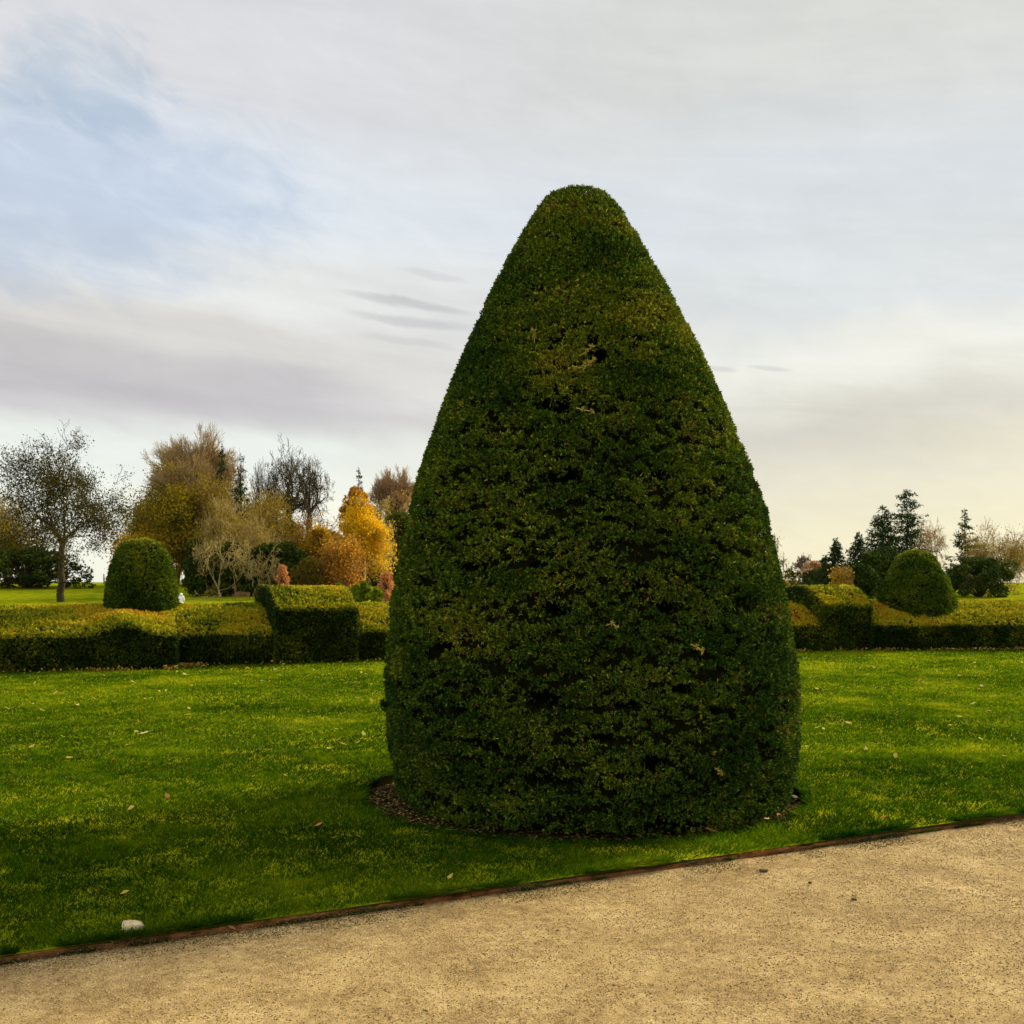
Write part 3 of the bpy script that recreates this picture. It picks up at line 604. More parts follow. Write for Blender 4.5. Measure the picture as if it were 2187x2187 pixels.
while cnt < 130:
    Yq = r2.uniform(9.5, 23); Xq = r2.uniform(-0.5, 0.5) * Yq
    if Yq > np.interp(Xq, HL[:, 0], HL[:, 1]) - 0.3 or math.hypot(Xq - BX, Yq - BY) < 2.3: continue
    if abs(Xq - BX * Yq / BY) < 1.6 * Yq / BY and Yq > 8.5: continue        # stands behind the great yew
    o = link('fallen_leaf', r2.choice(protoL), None, (Xq, Yq, 0.03)); o.rotation_euler = (r2.uniform(-.6, .6), r2.uniform(-.6, .6), r2.uniform(0, 6.28))
    s = r2.uniform(0.4, 0.85); o.scale = (s, s, s)
    tag(o, 'tiny pale yellow leaf lying out on the open lawn towards the hedge', 'leaf', 'leaves strewn over the far lawn'); cnt += 1
# litter gathered at the hedge foot
g = Geo(); rr3 = np.random.default_rng(8); m = 2600
xs = rr3.uniform(-14, 15, m); xs = np.concatenate([xs, rr3.normal(-6.2, 0.16, 260), rr3.normal(-7.3, 0.2, 40)]); m = len(xs)
dd = np.abs(rr3.normal(0, 0.10, m)) + 0.02; nx = np.interp(xs, HL[:, 0], HNn[:, 0]); ny = np.interp(xs, HL[:, 0], HNn[:, 1])
off_ = np.where(xs < -6.34, bast(xs), 0.0)
Pb = np.stack([xs - nx * (dd + off_), np.interp(xs, HL[:, 0], HL[:, 1]) - ny * (dd + off_), rr3.uniform(0.01, 0.05, m)], 1)
kp = rr3.random(m) < 0.25 + 0.75 * smooth(0.45, 0.65, fbm(Pb * 1.4, 90, 2)); kp |= np.abs(xs + 6.2) < 0.4; Pb = Pb[kp]
sprays(g, Pb, np.tile([0, 0, 0.3], (len(Pb), 1)), rr3.uniform(0.025, 0.060, len(Pb)), pal(rr3.random(len(Pb)), [(0.16, 0.07, 0.02), (0.44, 0.22, 0.05), (0.60, 0.45, 0.15)]), rr3, k=1, wide=0.32)
tag(link('leaf_litter', g.mesh('leaf_litter', M_LEAF)), 'orange leaf litter gathered along the foot of the hedge', kind='stuff')
# the pale stone and a few bits on the path
def lump(name, label, cat, x, y, z, sx, sy, sz, mat, seed, rz=0):
    bm = bmesh.new(); bmesh.ops.create_icosphere(bm, subdivisions=4, radius=1.0)
    c = np.array([v_.co[:] for v_ in bm.verts]); nz = fbm(c * 1.6 + seed, seed, 3) - 0.5
    for v_, k in zip(bm.verts, nz): 
        f = 1 + 0.9 * k; q = v_.co * f; m_ = max(abs(q.x), abs(q.y), abs(q.z)); q = q * (0.6 + 0.4 / max(m_, .5)); v_.co = Vector((q.x * sx, q.y * sy, q.z * sz))
    me = bpy.data.meshes.new(name); bm.to_mesh(me); bm.free(); me.materials.append(mat)
    for p_ in me.polygons: p_.use_smooth = True
    o = link(name, me, None, (x, y, z)); o.rotation_euler = (0, 0, rz); return tag(o, label, cat)
x, y = G(283, 1980, 0.02); lump('stone', 'pale cream stone lying in the grass at the lower left corner', 'stone', x, y, 0.018, 0.048, 0.036, 0.030, M_PALE, 3, 0.3)
M_DARKBIT = plain('dark_crumb', (0.085, 0.062, 0.036))
x, y = G(1631, 1861, -0.03); lump('clod', 'dark flat clod of soil on the gravel right of the yew', 'clod', x, y, -0.024, 0.026, 0.014, 0.008, M_DARKBIT, 5)
x, y = G(1730, 1886, -0.03); lump('clod', 'tiny dark crumb in the middle of the gravel', 'clod', x, y, -0.026, 0.009, 0.008, 0.006, M_DARKBIT, 6)
x, y = G(1824, 1922, -0.03); lump('clod', 'small brown clod near the right end of the gravel', 'clod', x, y, -0.026, 0.014, 0.009, 0.006, M_DARKBIT, 7)

# ------------------------------------------------------------------ trees
def skeleton(rs, style):
    """recursive branches in a unit frame; returns arrays p0, p1, r0, r1, level"""
    S = []
    st = dict(
        fan=dict(depth=5, ang=(10, 28), ratio=(0.55, 0.78), up=0.035, crook=0.09, kids=(3, 5), trunk=0.20, limbs=15, lang=(4, 48), rr=0.5),
        oak=dict(depth=5, ang=(28, 62), ratio=(0.52, 0.74), up=0.01, crook=0.25, kids=(2, 3), trunk=0.30, limbs=8, lang=(15, 75), rr=0.58),
        round=dict(depth=4, ang=(25, 60), ratio=(0.5, 0.7), up=0.015, crook=0.16, kids=(3, 5), trunk=0.25, limbs=12, lang=(22, 75), rr=0.55),
        birch=dict(depth=4, ang=(20, 55), ratio=(0.4, 0.65), up=-0.01, crook=0.16, kids=(3, 4), trunk=0.85, limbs=20, lang=(35, 85), rr=0.4),
        spray=dict(depth=5, ang=(25, 60), ratio=(0.55, 0.75), up=-0.03, crook=0.28, kids=(3, 5), trunk=0.10, limbs=10, lang=(20, 80), rr=0.5),
        weep=dict(depth=5, ang=(20, 60), ratio=(0.5, 0.75), up=-0.06, crook=0.24, kids=(2, 3), trunk=0.5, limbs=7, lang=(30, 85), rr=0.5))[style]
    def rot(d, ang):
        v = Vector((rs.gauss(0, 1), rs.gauss(0, 1), rs.gauss(0, 1))); ax = d.cross(v); ax.normalize(); return (Matrix.Rotation(ang, 3, ax) @ d).normalized()
    def grow(p, d, L, r, lev):
        nseg = 4 if lev < 3 else 3; kids = []
        rr0 = r
        for k in range(nseg):
            d = (d + Vector((rs.gauss(0, 1), rs.gauss(0, 1), rs.gauss(0, 1))) * st['crook'] + Vector((0, 0, st['up']))).normalized()
            q = p + d * (L / nseg); r1 = rr0 * (1 - 0.62 * (k + 1) / nseg); S.append((tuple(p), tuple(q), r, r1, lev)); r = r1; p = q
            kids.append((p.copy(), d.copy(), r1, (k + 1) / nseg))
        if lev >= st['depth']: return
        nk = rs.randint(*st['kids'])
        for j in range(nk + (2 if lev < 2 else 0)):
            b = kids[min(nseg - 1, int(rs.uniform(0.2, 1.0) * nseg))]
            grow(b[0], rot(b[1], math.radians(rs.uniform(*st['ang']))), L * rs.uniform(*st['ratio']), b[2] * rs.uniform(0.55, 0.85), lev + 1)
        grow(p, rot(d, math.radians(rs.uniform(3, 18))), L * rs.uniform(0.55, 0.75), r, lev + 1)
    T = st['trunk']; p = Vector((0, 0, 0)); r = 0.03; n = 6
    pts = []
    for k in range(n):
        q = Vector((rs.gauss(0, 0.01) + p.x, rs.gauss(0, 0.01) + p.y, T * (k + 1) / n)); r1 = 0.03 * (1 - (0.35 if style != 'birch' else 0.8) * (k + 1) / n); S.append((tuple(p), tuple(q), r, r1, 0)); p = q; r = r1; pts.append((q, r1))
    for j in range(st['limbs']):
        a = 2 * math.pi * (j * 0.382 + rs.uniform(-0.1, 0.1)); t = math.radians(rs.uniform(*st['lang']))
        if style == 'birch': q, r1 = pts[min(n - 1, 1 + int(rs.random() * (n - 1)))]; L = 0.24 * (1.3 - 0.8 * q.z / T)
        elif style in ('round', 'spray'): q, r1 = pts[rs.randint(2, n - 1)]; L = rs.uniform(0.30, 0.42)
        else: q, r1 = pts[-1 if rs.random() < 0.7 else -2]; L = rs.uniform(0.30, 0.42)
        d = Vector((math.sin(t) * math.cos(a), math.sin(t) * math.sin(a), math.cos(t)))
        grow(q, d, L, r1 * st['rr'] * rs.uniform(0.7, 1.1), 1)
    return (np.array([s[0] for s in S]), np.array([s[1] for s in S]), np.array([s[2] for s in S]), np.array([s[3] for s in S]), np.array([s[4] for s in S]))
def tubes(geo, p0, p1, r0, r1, col, nside):
    n = len(p0); d = unit(p1 - p0 + 1e-9); ref = np.where(np.abs(d[:, 2:3]) < 0.9, np.array([[0, 0, 1.0]]), np.array([[1.0, 0, 0]]))
    a = unit(np.cross(d, ref)); b = np.cross(d, a); an = np.linspace(0, 2 * np.pi, nside, endpoint=False)
    ring = np.cos(an)[None, :, None] * a[:, None] + np.sin(an)[None, :, None] * b[:, None]
    V = np.concatenate([p0[:, None] + ring * r0[:, None, None], p1[:, None] + ring * r1[:, None, None]], 1).reshape(-1, 3)
    i = np.arange(nside); j = (i + 1) % nside; f = np.stack([i, j, j + nside, i + nside], 1)
    Fc = (f[None] + (np.arange(n) * 2 * nside)[:, None, None]).reshape(-1, 4)
    geo.add(V, Fc, np.repeat(col, 2 * nside, 0) if np.ndim(col) == 2 else col)
def leaf_quads(geo, P, size, cols, r, flat=0.0):
    n = len(P); d = unit(r.normal(0, 1, (n, 3))); s = unit(np.cross(d, r.normal(0, 1, (n, 3)))); L = size[:, None]
    V = np.stack([P - d * L * 0.5, P + s * L * 0.32, P + d * L * 0.5, P - s * L * 0.32], 1).reshape(-1, 3)
    geo.add(V, np.arange(n * 4).reshape(-1, 4), np.repeat(cols, 4, 0))

def broadleaf(name, label, style, px, Y, top, x0, x1, seed, bark=(0.09, 0.065, 0.035), leaves=None, nleaf=0, lsize=0.22, base_py=None, twig=0.022, ivy=0, group=None, scatter=0.5, trunk_r=1.0, leafmax=1.0, leafmin=0.0):
    """px: trunk position, x0..x1: crown width, top: treetop, all in survey pixels at distance Y"""
    X = PX(px, Y); z0 = float(terrain(X, Y)) - 0.1
    if base_py is not None: z0 = PZ(base_py, Y)
    Ht = PZ(top, Y) - z0; rs = random.Random(seed); p0, p1, r0, r1, lv = skeleton(rs, style)
    zmax = np.percentile(p1[:, 2], 99.7); sz = Ht / zmax
    xl = (x0 - px) / F * Y; xr = (x1 - px) / F * Y
    ql, qr = np.percentile(p1[:, 0], 0.7), np.percentile(p1[:, 0], 99.3); sw = 0.5 * (xr - xl) / max(abs(ql), abs(qr))
    wst = dict(fan=0.45, oak=0.55, round=0.20, spray=0.25, weep=0.12, birch=0.0)[style]
    T_ = 0.0 if style == 'birch' else dict(fan=0.20, oak=0.30, round=0.25, spray=0.10, weep=0.5)[style]
    hc = zmax - T_; tl = min(max(Ht - hc * sw * 1.15, 0.10 * Ht), wst * Ht) if T_ else 0.0; s2 = (Ht - tl) / hc
    def tr(p):
        q = p.copy(); x = p[:, 0]; q[:, 0] = np.where(x < 0, x * (xl / ql if xl < 0 else 0.3 * sw), x * (xr / qr if xr > 0 else 0.3 * sw)); q[:, 1] = p[:, 1] * sw
        q[:, 2] = np.where(lv == 0, p[:, 2] * (tl / T_), tl + (p[:, 2] - T_) * s2) if T_ else p[:, 2] * sz
        q[:, 2] = np.maximum(q[:, 2], 0.0); return q
    p0, p1 = tr(p0), tr(p1); rsc = Ht * 0.75 * trunk_r; r0 = np.maximum(r0 * rsc, twig); r1 = np.maximum(r1 * rsc, twig * 0.7)
    root = thing(name, label, 'tree', (X, Y, z0), 0, group); r = np.random.default_rng(seed)
    barkc = np.asarray(bark, float)
    g = Geo(); m = lv <= 2; tubes(g, p0[m], p1[m], r0[m], r1[m], np.tile(barkc, (m.sum(), 1)) * r.uniform(0.8, 1.2, (m.sum(), 1)), 6)
    link('trunk', g.mesh('trunk', M_BARK, True), root)
    g = Geo(); m = lv > 2; tubes(g, p0[m], p1[m], r0[m], r1[m], np.tile(barkc, (m.sum(), 1)) * r.uniform(0.8, 1.4, (m.sum(), 1)), 3)
    if nleaf:
        tips = p1[lv >= 3]; tips = tips[(tips[:, 2] >= leafmin * Ht) & (tips[:, 2] <= leafmax * Ht)]; k = r.integers(0, len(tips), nleaf); P = tips[k] + r.normal(0, scatter, (nleaf, 3)) * np.array([1, 1, 0.8])
        P[:, 2] = np.maximum(P[:, 2], 0.2)
        nn = fbm(P * 0.35, seed, 3); kp = r.random(nleaf) < 0.35 + 0.65 * smooth(0.38, 0.55, nn); P, nn = P[kp], nn[kp]
        c = pal(0.5 + 1.2 * (nn - 0.5) + r.normal(0, 0.22, len(P)), leaves); leaf_quads(g, P, r.uniform(0.6, 1.3, len(P)) * lsize, c, r)
    link('crown', g.mesh('crown', [M_LEAF if nleaf else M_BARK]), root)
    if ivy:
        m = np.where((lv <= 1) & (p1[:, 2] < Ht * 0.62))[0]; k = r.choice(m, ivy); t = r.random((ivy, 1)); P = p0[k] * (1 - t) + p1[k] * t + r.normal(0, 0.42, (ivy, 3))
        P[:, 2] = np.maximum(P[:, 2], 0.2)
        g = Geo(); leaf_quads(g, P, r.uniform(0.2, 0.45, ivy), pal(r.random(ivy), [(0.008, 0.022, 0.006), (0.03, 0.055, 0.012)]), r); link('ivy', g.mesh('ivy', M_CONIFER), root)
    return root

def conifer(name, label, px, Y, top, halfw, seed, sparse=0.0, nb=None, colr=((0.016, 0.036, 0.010), (0.05, 0.075, 0.016)), droop=0.25, group=None, low=0.08, lsize=0.42, cat='tree', shape=0.9):
    X = PX(px, Y); z0 = float(terrain(X, Y)) - 0.1; Ht = PZ(top, Y) - z0; W = 1.25 * halfw / F * Y; r = np.random.default_rng(seed)
    root = thing(name, label, cat, (X, Y, z0), 0, group)
    g = Geo(); n = 10; zz = np.linspace(0, Ht, n + 1); xw = np.cumsum(r.normal(0, 0.05, n + 1)) * 0.6; pts = np.stack([xw, xw * 0.5, zz], 1); pts -= pts[0]
    tubes(g, pts[:-1], pts[1:], np.linspace(0.28, 0.05, n) * Ht / 18, np.linspace(0.25, 0.03, n) * Ht / 18, np.tile([0.05, 0.035, 0.022], (n, 1)), 7); link('trunk', g.mesh('trunk', M_BARK, True), root)
    g = Geo(); nb = nb or int(Ht * 10); t = low + (1 - low) * r.random(nb) ** 1.25; z = t * Ht
    env = W * np.clip((1 - t) / (1 - low), 0, 1) ** shape * (0.75 + 0.5 * fbm(np.stack([t * 9, t * 0, t * 0], 1), seed, 2)) + 0.06
    L = env * r.uniform(0.55, 1.15, nb) * (1 - sparse * (r.random(nb) < 0.3) * 0.6); a = r.uniform(0, 2 * np.pi, nb)
    m = 7; tt = np.linspace(0, 1, m + 1); bx = np.interp(z, zz, pts[:, 0]); by_ = np.interp(z, zz, pts[:, 1])
    dr = r.normal(droop, 0.12, nb)
    Bp = np.zeros((nb, m + 1, 3))
    for k, q in enumerate(tt):
        Bp[:, k, 0] = bx + np.cos(a) * L * q; Bp[:, k, 1] = by_ + np.sin(a) * L * q; Bp[:, k, 2] = z + L * (-dr * q + (dr + 0.10) * 0.9 * q ** 3)
    tubes(g, Bp[:, :-1].reshape(-1, 3), Bp[:, 1:].reshape(-1, 3), np.full(nb * m, 0.03), np.full(nb * m, 0.025), (0.04, 0.03, 0.02), 3)
    nn = int(nb * 26 * (1 - 0.45 * sparse)); k = np.searchsorted(np.cumsum(L) / L.sum(), r.random(nn) * 0.9999); q = r.random(nn) ** 0.75; i0 = np.minimum((q * m).astype(int), m - 1); fr = (q * m - i0)[:, None]
    P = Bp[k, i0] * (1 - fr) + Bp[k, i0 + 1] * fr
    sidev = np.stack([-np.sin(a[k]), np.cos(a[k]), np.zeros(nn)], 1) * (r.uniform(-1, 1, nn) * 0.30 * L[k] * (1 - q * 0.6))[:, None]; P = P + sidev + np.stack([np.zeros(nn), np.zeros(nn), -np.abs(r.normal(0, 0.10, nn))], 1)
    c = pal(np.clip(0.4 + r.normal(0, 0.3, nn), 0, 1), colr)
    dirn = unit(np.stack([np.cos(a[k]) * 0.5, np.sin(a[k]) * 0.5, np.full(nn, -0.25)], 1) + r.normal(0, 0.45, (nn, 3))); sz = r.uniform(0.6, 1.3, nn)[:, None] * lsize; s = unit(np.cross(dirn, r.normal(0, 1, (nn, 3))))
    V = np.stack([P, P + dirn * sz * 0.5 + s * sz * 0.2, P + dirn * sz, P + dirn * sz * 0.5 - s * sz * 0.2], 1).reshape(-1, 3)
    g.add(V, np.arange(nn * 4).reshape(-1, 4), np.repeat(c, 4, 0)); link('crown', g.mesh('crown', M_CONIFER), root); return root

def shrub(name, label, px, Y, top, x0, x1, seed, colr, nclump=26, nleaf=9000, lsize=0.26, base=None, group=None, cat='shrub', pointy=0.0, depth=None, mat=None, gap=0.0):
    X = PX(px, Y); z0 = float(terrain(X, Y)) - 0.1 if base is None else base; Ht = PZ(top, Y) - z0; r = np.random.default_rng(seed)
    xl, xr = (x0 - px) / F * Y, (x1 - px) / F * Y; hw = 0.5 * (xr - xl); xc = 0.5 * (xl + xr); dp = depth or hw * 0.8
    root = thing(name, label, cat, (X, Y, z0), 0, group)
    t = r.random(nclump) ** 0.8; a = r.uniform(0, 2 * np.pi, nclump); rad = np.sqrt(r.random(nclump)) * (np.sqrt(np.clip(1 - t ** 2, 0.05, 1)) * (1 - pointy) + pointy * (1 - t)) * 0.86
    lob = 0.70 + 0.75 * (vnoise(np.stack([np.cos(a) * 2.2, np.sin(a) * 2.2, t * 3.5], 1), seed + 9)); rad = rad * lob * (1.12 if nclump >= 50 else 1.0); C = np.stack([xc + rad * np.cos(a) * hw, rad * np.sin(a) * dp, t * Ht * 0.84 + 0.06 * Ht], 1); cr = r.uniform(0.10, 0.30, nclump) * min(hw, Ht * 0.6) * 1.3 * (1.0 if nclump < 90 else 0.75) * (1 - 0.5 * pointy * t)
    k = r.integers(0, nclump, nleaf); d = unit(r.normal(0, 1, (nleaf, 3))); P = C[k] + d * (cr[k] * r.uniform(0.55, 1.08, nleaf) ** 0.6)[:, None] * np.array([1.15, 1.15, 0.85]) + r.normal(0, 0.06, (nleaf, 3))
    P[:, 2] = np.clip(P[:, 2], 0.1, Ht)
    nn = fbm(P * 0.9, seed + 1, 3); kp = r.random(nleaf) > gap * smooth(0.52, 0.42, nn); P, nn, k = P[kp], nn[kp], k[kp]
    g = Geo(); leaf_quads(g, P, r.uniform(0.6, 1.3, len(P)) * lsize, pal(0.45 + 0.9 * (nn - 0.5) + 0.25 * (r.random(nclump)[k] - 0.5) + r.normal(0, 0.16, len(P)), colr), r); link('crown' if cat == 'tree' else 'foliage', g.mesh('foliage', mat or M_LEAF), root)
    g = Geo(); p0 = np.tile([[xc, 0, 0.0]], (nclump, 1)) + r.normal(0, 0.12, (nclump, 3)) * np.array([1, 1, 0]); mid = (p0 + C) / 2 + np.array([0, 0, 0.12]) * Ht
    rad_ = max(0.02, Ht * 0.008); tubes(g, np.vstack([p0, mid]), np.vstack([mid, C]), np.full(2 * nclump, rad_ * 1.6), np.full(2 * nclump, rad_), (0.06, 0.045, 0.028), 4); link('trunk' if cat == 'tree' else 'stem', g.mesh('stem', M_BARK, True), root); return root

GOLD = [(0.22, 0.10, 0.012), (0.48, 0.28, 0.010), (0.68, 0.44, 0.012)]; OLIVE = [(0.09, 0.075, 0.008), (0.22, 0.17, 0.010), (0.38, 0.27, 0.012)]
RUST = [(0.22, 0.08, 0.015), (0.42, 0.19, 0.02), (0.56, 0.30, 0.03)]; PINK = [(0.30, 0.10, 0.04), (0.52, 0.22, 0.08), (0.6, 0.34, 0.12)]
YELW = [(0.36, 0.19, 0.006), (0.64, 0.38, 0.008), (0.80, 0.52, 0.015)]; DKG = [(0.010, 0.020, 0.004), (0.030, 0.052, 0.007), (0.095, 0.115, 0.010)]; MIDG = [(0.04, 0.075, 0.005), (0.12, 0.17, 0.008), (0.26, 0.28, 0.015)]
BROWN = (0.30, 0.20, 0.085); PALEB = (0.42, 0.32, 0.13); DARKB = (0.06, 0.045, 0.025); OLB = (0.26, 0.20, 0.06)

# left group
broadleaf('deciduous_tree', 'nearly bare tree with thin olive leaves cut by the left border', 'oak', 130, 112, 925, -30, 264, 101, (0.035, 0.026, 0.014), [(0.03, 0.03, 0.01), (0.08, 0.07, 0.012)], 24000, 0.22, scatter=0.5)
broadleaf('bare_tree', 'tallest bare tree with fine upswept brown twigs', 'fan', 416, 168, 918, 330, 500, 102, BROWN, twig=0.020, trunk_r=0.8)
broadleaf('bare_tree', 'second upswept bare tree just inside the tallest one', 'fan', 398, 164, 985, 325, 470, 103, BROWN, twig=0.019, trunk_r=0.9)
broadleaf('deciduous_tree', 'sloping olive-gold tree behind the left dome yew', 'round', 352, 158, 1035, 262, 425, 104, OLB, OLIVE, 42000, 0.32, scatter=0.8, leafmin=0.3)
broadleaf('deciduous_tree', 'lower golden olive tree at the far left end of the wood', 'round', 315, 155, 1120, 255, 372, 105, OLB, GOLD, 20000, 0.28, scatter=0.6, leafmin=0.3)
broadleaf('deciduous_tree', 'olive tree leaning against the tallest bare tree', 'round', 378, 162, 992, 300, 452, 224, OLB, OLIVE, 24000, 0.30, scatter=0.8, leafmin=0.35)
broadleaf('deciduous_tree', 'brownish half-bare tree with gaps between its trunks', 'round', 440, 160, 1010, 388, 500, 106, BROWN, OLIVE, 13000, 0.26, scatter=0.7, leafmin=0.3)
conifer('conifer', 'narrow dark spire poking out beside the tallest bare tree', 474, 163, 946, 34, 107, 0.3, nb=220)
broadleaf('deciduous_tree', 'russet tree with dense twigs beneath the narrow spire', 'round', 485, 166, 990, 448, 535, 108, (0.14, 0.07, 0.04), [(0.10, 0.05, 0.025), (0.18, 0.09, 0.04)], 9000, 0.22, scatter=0.6)
conifer('conifer', 'open layered dark cedar between russet tree and bare oak', 514, 157, 968, 46, 109, 0.5, nb=190)
broadleaf('bare_oak', 'bare tree with two ivy-wrapped stems left of the big oak', 'oak', 565, 160, 985, 530, 610, 110, DARKB, ivy=3500, twig=0.022, trunk_r=1.3)
broadleaf('bare_oak', 'big spreading bare oak with dark crooked limbs', 'oak', 616, 158, 940, 556, 690, 211, DARKB, ivy=2600, twig=0.024, trunk_r=1.4)
broadleaf('bare_oak', 'bare crooked tree leaning out to the right of the big oak', 'oak', 662, 156, 968, 618, 712, 112, DARKB, twig=0.024, trunk_r=1.4)
broadleaf('deciduous_tree', 'pale twiggy spreading tree above the dark evergreens', 'spray', 500, 128, 1068, 430, 590, 113, PALEB, OLIVE, 9000, 0.22, scatter=0.6, twig=0.022, leafmin=0.3)
broadleaf('deciduous_tree', 'olive brown tree in front of the ivy-wrapped stems', 'round', 555, 140, 1050, 500, 625, 114, PALEB, [(0.10, 0.055, 0.02), (0.16, 0.12, 0.015), (0.36, 0.24, 0.02)], 17000, 0.26, scatter=0.55, leafmin=0.3)
broadleaf('deciduous_tree', 'golden leafed tree filling the gap below the bare oak', 'round', 655, 142, 1105, 600, 722, 115, BROWN, GOLD, 17000, 0.26, scatter=0.7, leafmin=0.1)
broadleaf('bare_shrub', 'drooping pale bare branches hanging over the evergreens', 'weep', 470, 121, 1140, 415, 545, 116, (0.32, 0.24, 0.085), twig=0.024, trunk_r=1.0)
broadleaf('bare_shrub', 'second drooping pale bare bush beside the small pink tree', 'weep', 550, 122.5, 1155, 495, 612, 117, (0.32, 0.24, 0.085), twig=0.022, trunk_r=1.0)
shrub('evergreen_shrub', 'dark evergreen mass behind the bench, left half', 470, 124, 1160, 398, 560, 118, DKG, 120, 30000, 0.42, gap=0.8, mat=M_CONIFER)
shrub('evergreen_shrub', 'dark evergreen mass behind the bench, right half', 600, 126, 1158, 500, 690, 119, DKG, 120, 30000, 0.42, gap=0.8, mat=M_CONIFER)
shrub('evergreen_shrub', 'deep green evergreen behind the yellow birch', 720, 140, 1150, 640, 800, 120, DKG, 50, 22000, 0.30, mat=M_CONIFER)
conifer('conifer', 'dark feathery conifer top above the orange tree', 765, 172, 998, 34, 121, 0.4)
shrub('deciduous_tree', 'rounded orange brown tree behind the yellow birch', 762, 150, 1020, 708, 818, 122, RUST, 80, 30000, 0.30, cat='tree', gap=0.5, pointy=0.25)
broadleaf('bare_tree', 'grey brown rounded bare tree close to the great yew', 'fan', 842, 168, 1004, 795, 892, 123, (0.26, 0.16, 0.08), twig=0.020)
broadleaf('birch', 'bright yellow birch with two slim pale stems', 'birch', 777, 128, 1062, 726, 832, 124, (0.5, 0.42, 0.22), YELW, 22000, 0.23, scatter=0.5, leafmin=0.18, trunk_r=0.7)
broadleaf('deciduous_tree', 'slender pale stemmed tree with forked top behind the birch', 'birch', 815, 132, 1066, 790, 846, 125, (0.5, 0.42, 0.24), OLIVE, 2500, 0.18, scatter=0.4, leafmin=0.3)
shrub('evergreen_tree', 'olive green tree mass partly hidden by the great yew', 850, 136, 1085, 800, 905, 126, [(0.025, 0.035, 0.006), (0.06, 0.08, 0.010), (0.13, 0.13, 0.015)], 50, 22000, 0.26, cat='tree')
broadleaf('deciduous_tree', 'rusty orange tree standing low in front of the birch', 'round', 725, 122, 1150, 672, 775, 127, BROWN, RUST, 13000, 0.24, scatter=0.6)
shrub('deciduous_shrub', 'olive fluffy shrub between pink tree and rusty tree', 660, 120, 1190, 618, 705, 128, [(0.07, 0.055, 0.012), (0.16, 0.12, 0.015), (0.28, 0.20, 0.02)], 40, 11000, 0.16)
shrub('japanese_maple', 'small conical salmon pink tree just above the hedge block', 602, 110, 1202, 574, 630, 129, PINK, 60, 5000, 0.15, pointy=0.75, cat='tree')
shrub('japanese_maple', 'small coral maple touching the left edge of the great yew', 822, 106, 1216, 800, 850, 130, PINK, 50, 4200, 0.15, pointy=0.3, cat='tree')
for k, (px, top, x0, x1, lab) in enumerate(((722, 1243, 702, 745, 'low bright green bush nearest the hedge block'), (762, 1248, 740, 785, 'low green bush in the middle of the row behind the hedge'),
                                            (800, 1252, 780, 822, 'low green bush beneath the coral maple'), (778, 1238, 765, 795, 'small rounded green bush behind the row of low bushes'))):
    shrub('green_bush', lab, px, 98 - 3 * k, top, x0, x1, 140 + k, MIDG, 20, 5200, 0.15, group='low green bushes behind the hedge')
for k, (px, top, x0, x1, lab) in enumerate(((425, 1150, 385, 480, 'dark undergrowth at the foot of the brownish half-bare tree'), (530, 1095, 470, 600, 'dark undergrowth behind the pale twiggy spreading tree'),
        (610, 1110, 550, 680, 'dark undergrowth beneath the big spreading bare oak'), (690, 1130, 640, 750, 'dark undergrowth left of the rounded orange brown tree'), (790, 1095, 730, 870, 'dark undergrowth behind the yellow birch stems'))):
    shrub('undergrowth_tree', lab, px, 152, top, x0, x1, 180 + k, [(0.02, 0.035, 0.006), (0.06, 0.075, 0.010), (0.14, 0.12, 0.014)], 50, 17000, 0.34, cat='tree', gap=0.35, group='dark understorey of the wood')
OLB2 = [(0.08, 0.05, 0.012), (0.20, 0.15, 0.012), (0.38, 0.26, 0.015)]
shrub('deciduous_tree', 'loose olive brown tree below the ivy-wrapped stems', 560, 147, 1062, 505, 635, 191, OLB2, 80, 15000, 0.26, cat='tree', gap=0.75)
shrub('deciduous_tree', 'loose golden brown tree filling the gap left of the rusty tree', 680, 138, 1120, 630, 735, 192, [(0.14, 0.06, 0.012), (0.32, 0.19, 0.012), (0.52, 0.33, 0.015)], 80, 14000, 0.24, cat='tree', gap=0.75)
shrub('deciduous_tree', 'loose pinkish brown foliage against the left flank of the great yew', 845, 162, 1030, 800, 900, 193, [(0.16, 0.08, 0.04), (0.28, 0.17, 0.06), (0.40, 0.27, 0.10)], 80, 13000, 0.24, cat='tree', gap=0.8)
# right group
shrub('evergreen_shrub', 'low dark olive bushes between the small right hand trees', 1765, 150, 1212, 1700, 1835, 194, DKG, 120, 14000, 0.30, mat=M_CONIFER, gap=0.6)
conifer('conifer', 'tallest open-branched spruce on the right', 1938, 150, 1044, 50, 151, 0.5, nb=240, shape=0.55, low=0.3)
conifer('conifer', 'broad dark conifer left of the tallest spruce', 1886, 146, 1080, 64, 152, 0.1, shape=0.7, nb=360)
conifer('conifer', 'mid height dark conifer in the right group', 1832, 140, 1136, 52, 153, 0.2, nb=230)
conifer('conifer', 'short narrow conifer at the left end of the right group', 1786, 138, 1148, 34, 154, 0.2, nb=170)
conifer('conifer', 'small feathery conifer with purple brown twigs beside it', 1764, 142, 1185, 32, 155, 0.3, nb=120)
shrub('evergreen_tree', 'dark evergreen mass below the broad dark conifer', 1880, 132, 1170, 1822, 1935, 156, DKG, 50, 18000, 0.28, cat='tree', mat=M_CONIFER)
shrub('evergreen_shrub', 'dark evergreen bush just behind the right hedge block', 1835, 120, 1205, 1795, 1880, 157, DKG, 40, 12000, 0.26, mat=M_CONIFER)
broadleaf('deciduous_tree', 'small orange gold tree in front of the right conifers', 'round', 1797, 118, 1208, 1776, 1818, 158, BROWN, GOLD, 5000, 0.18, scatter=0.16)
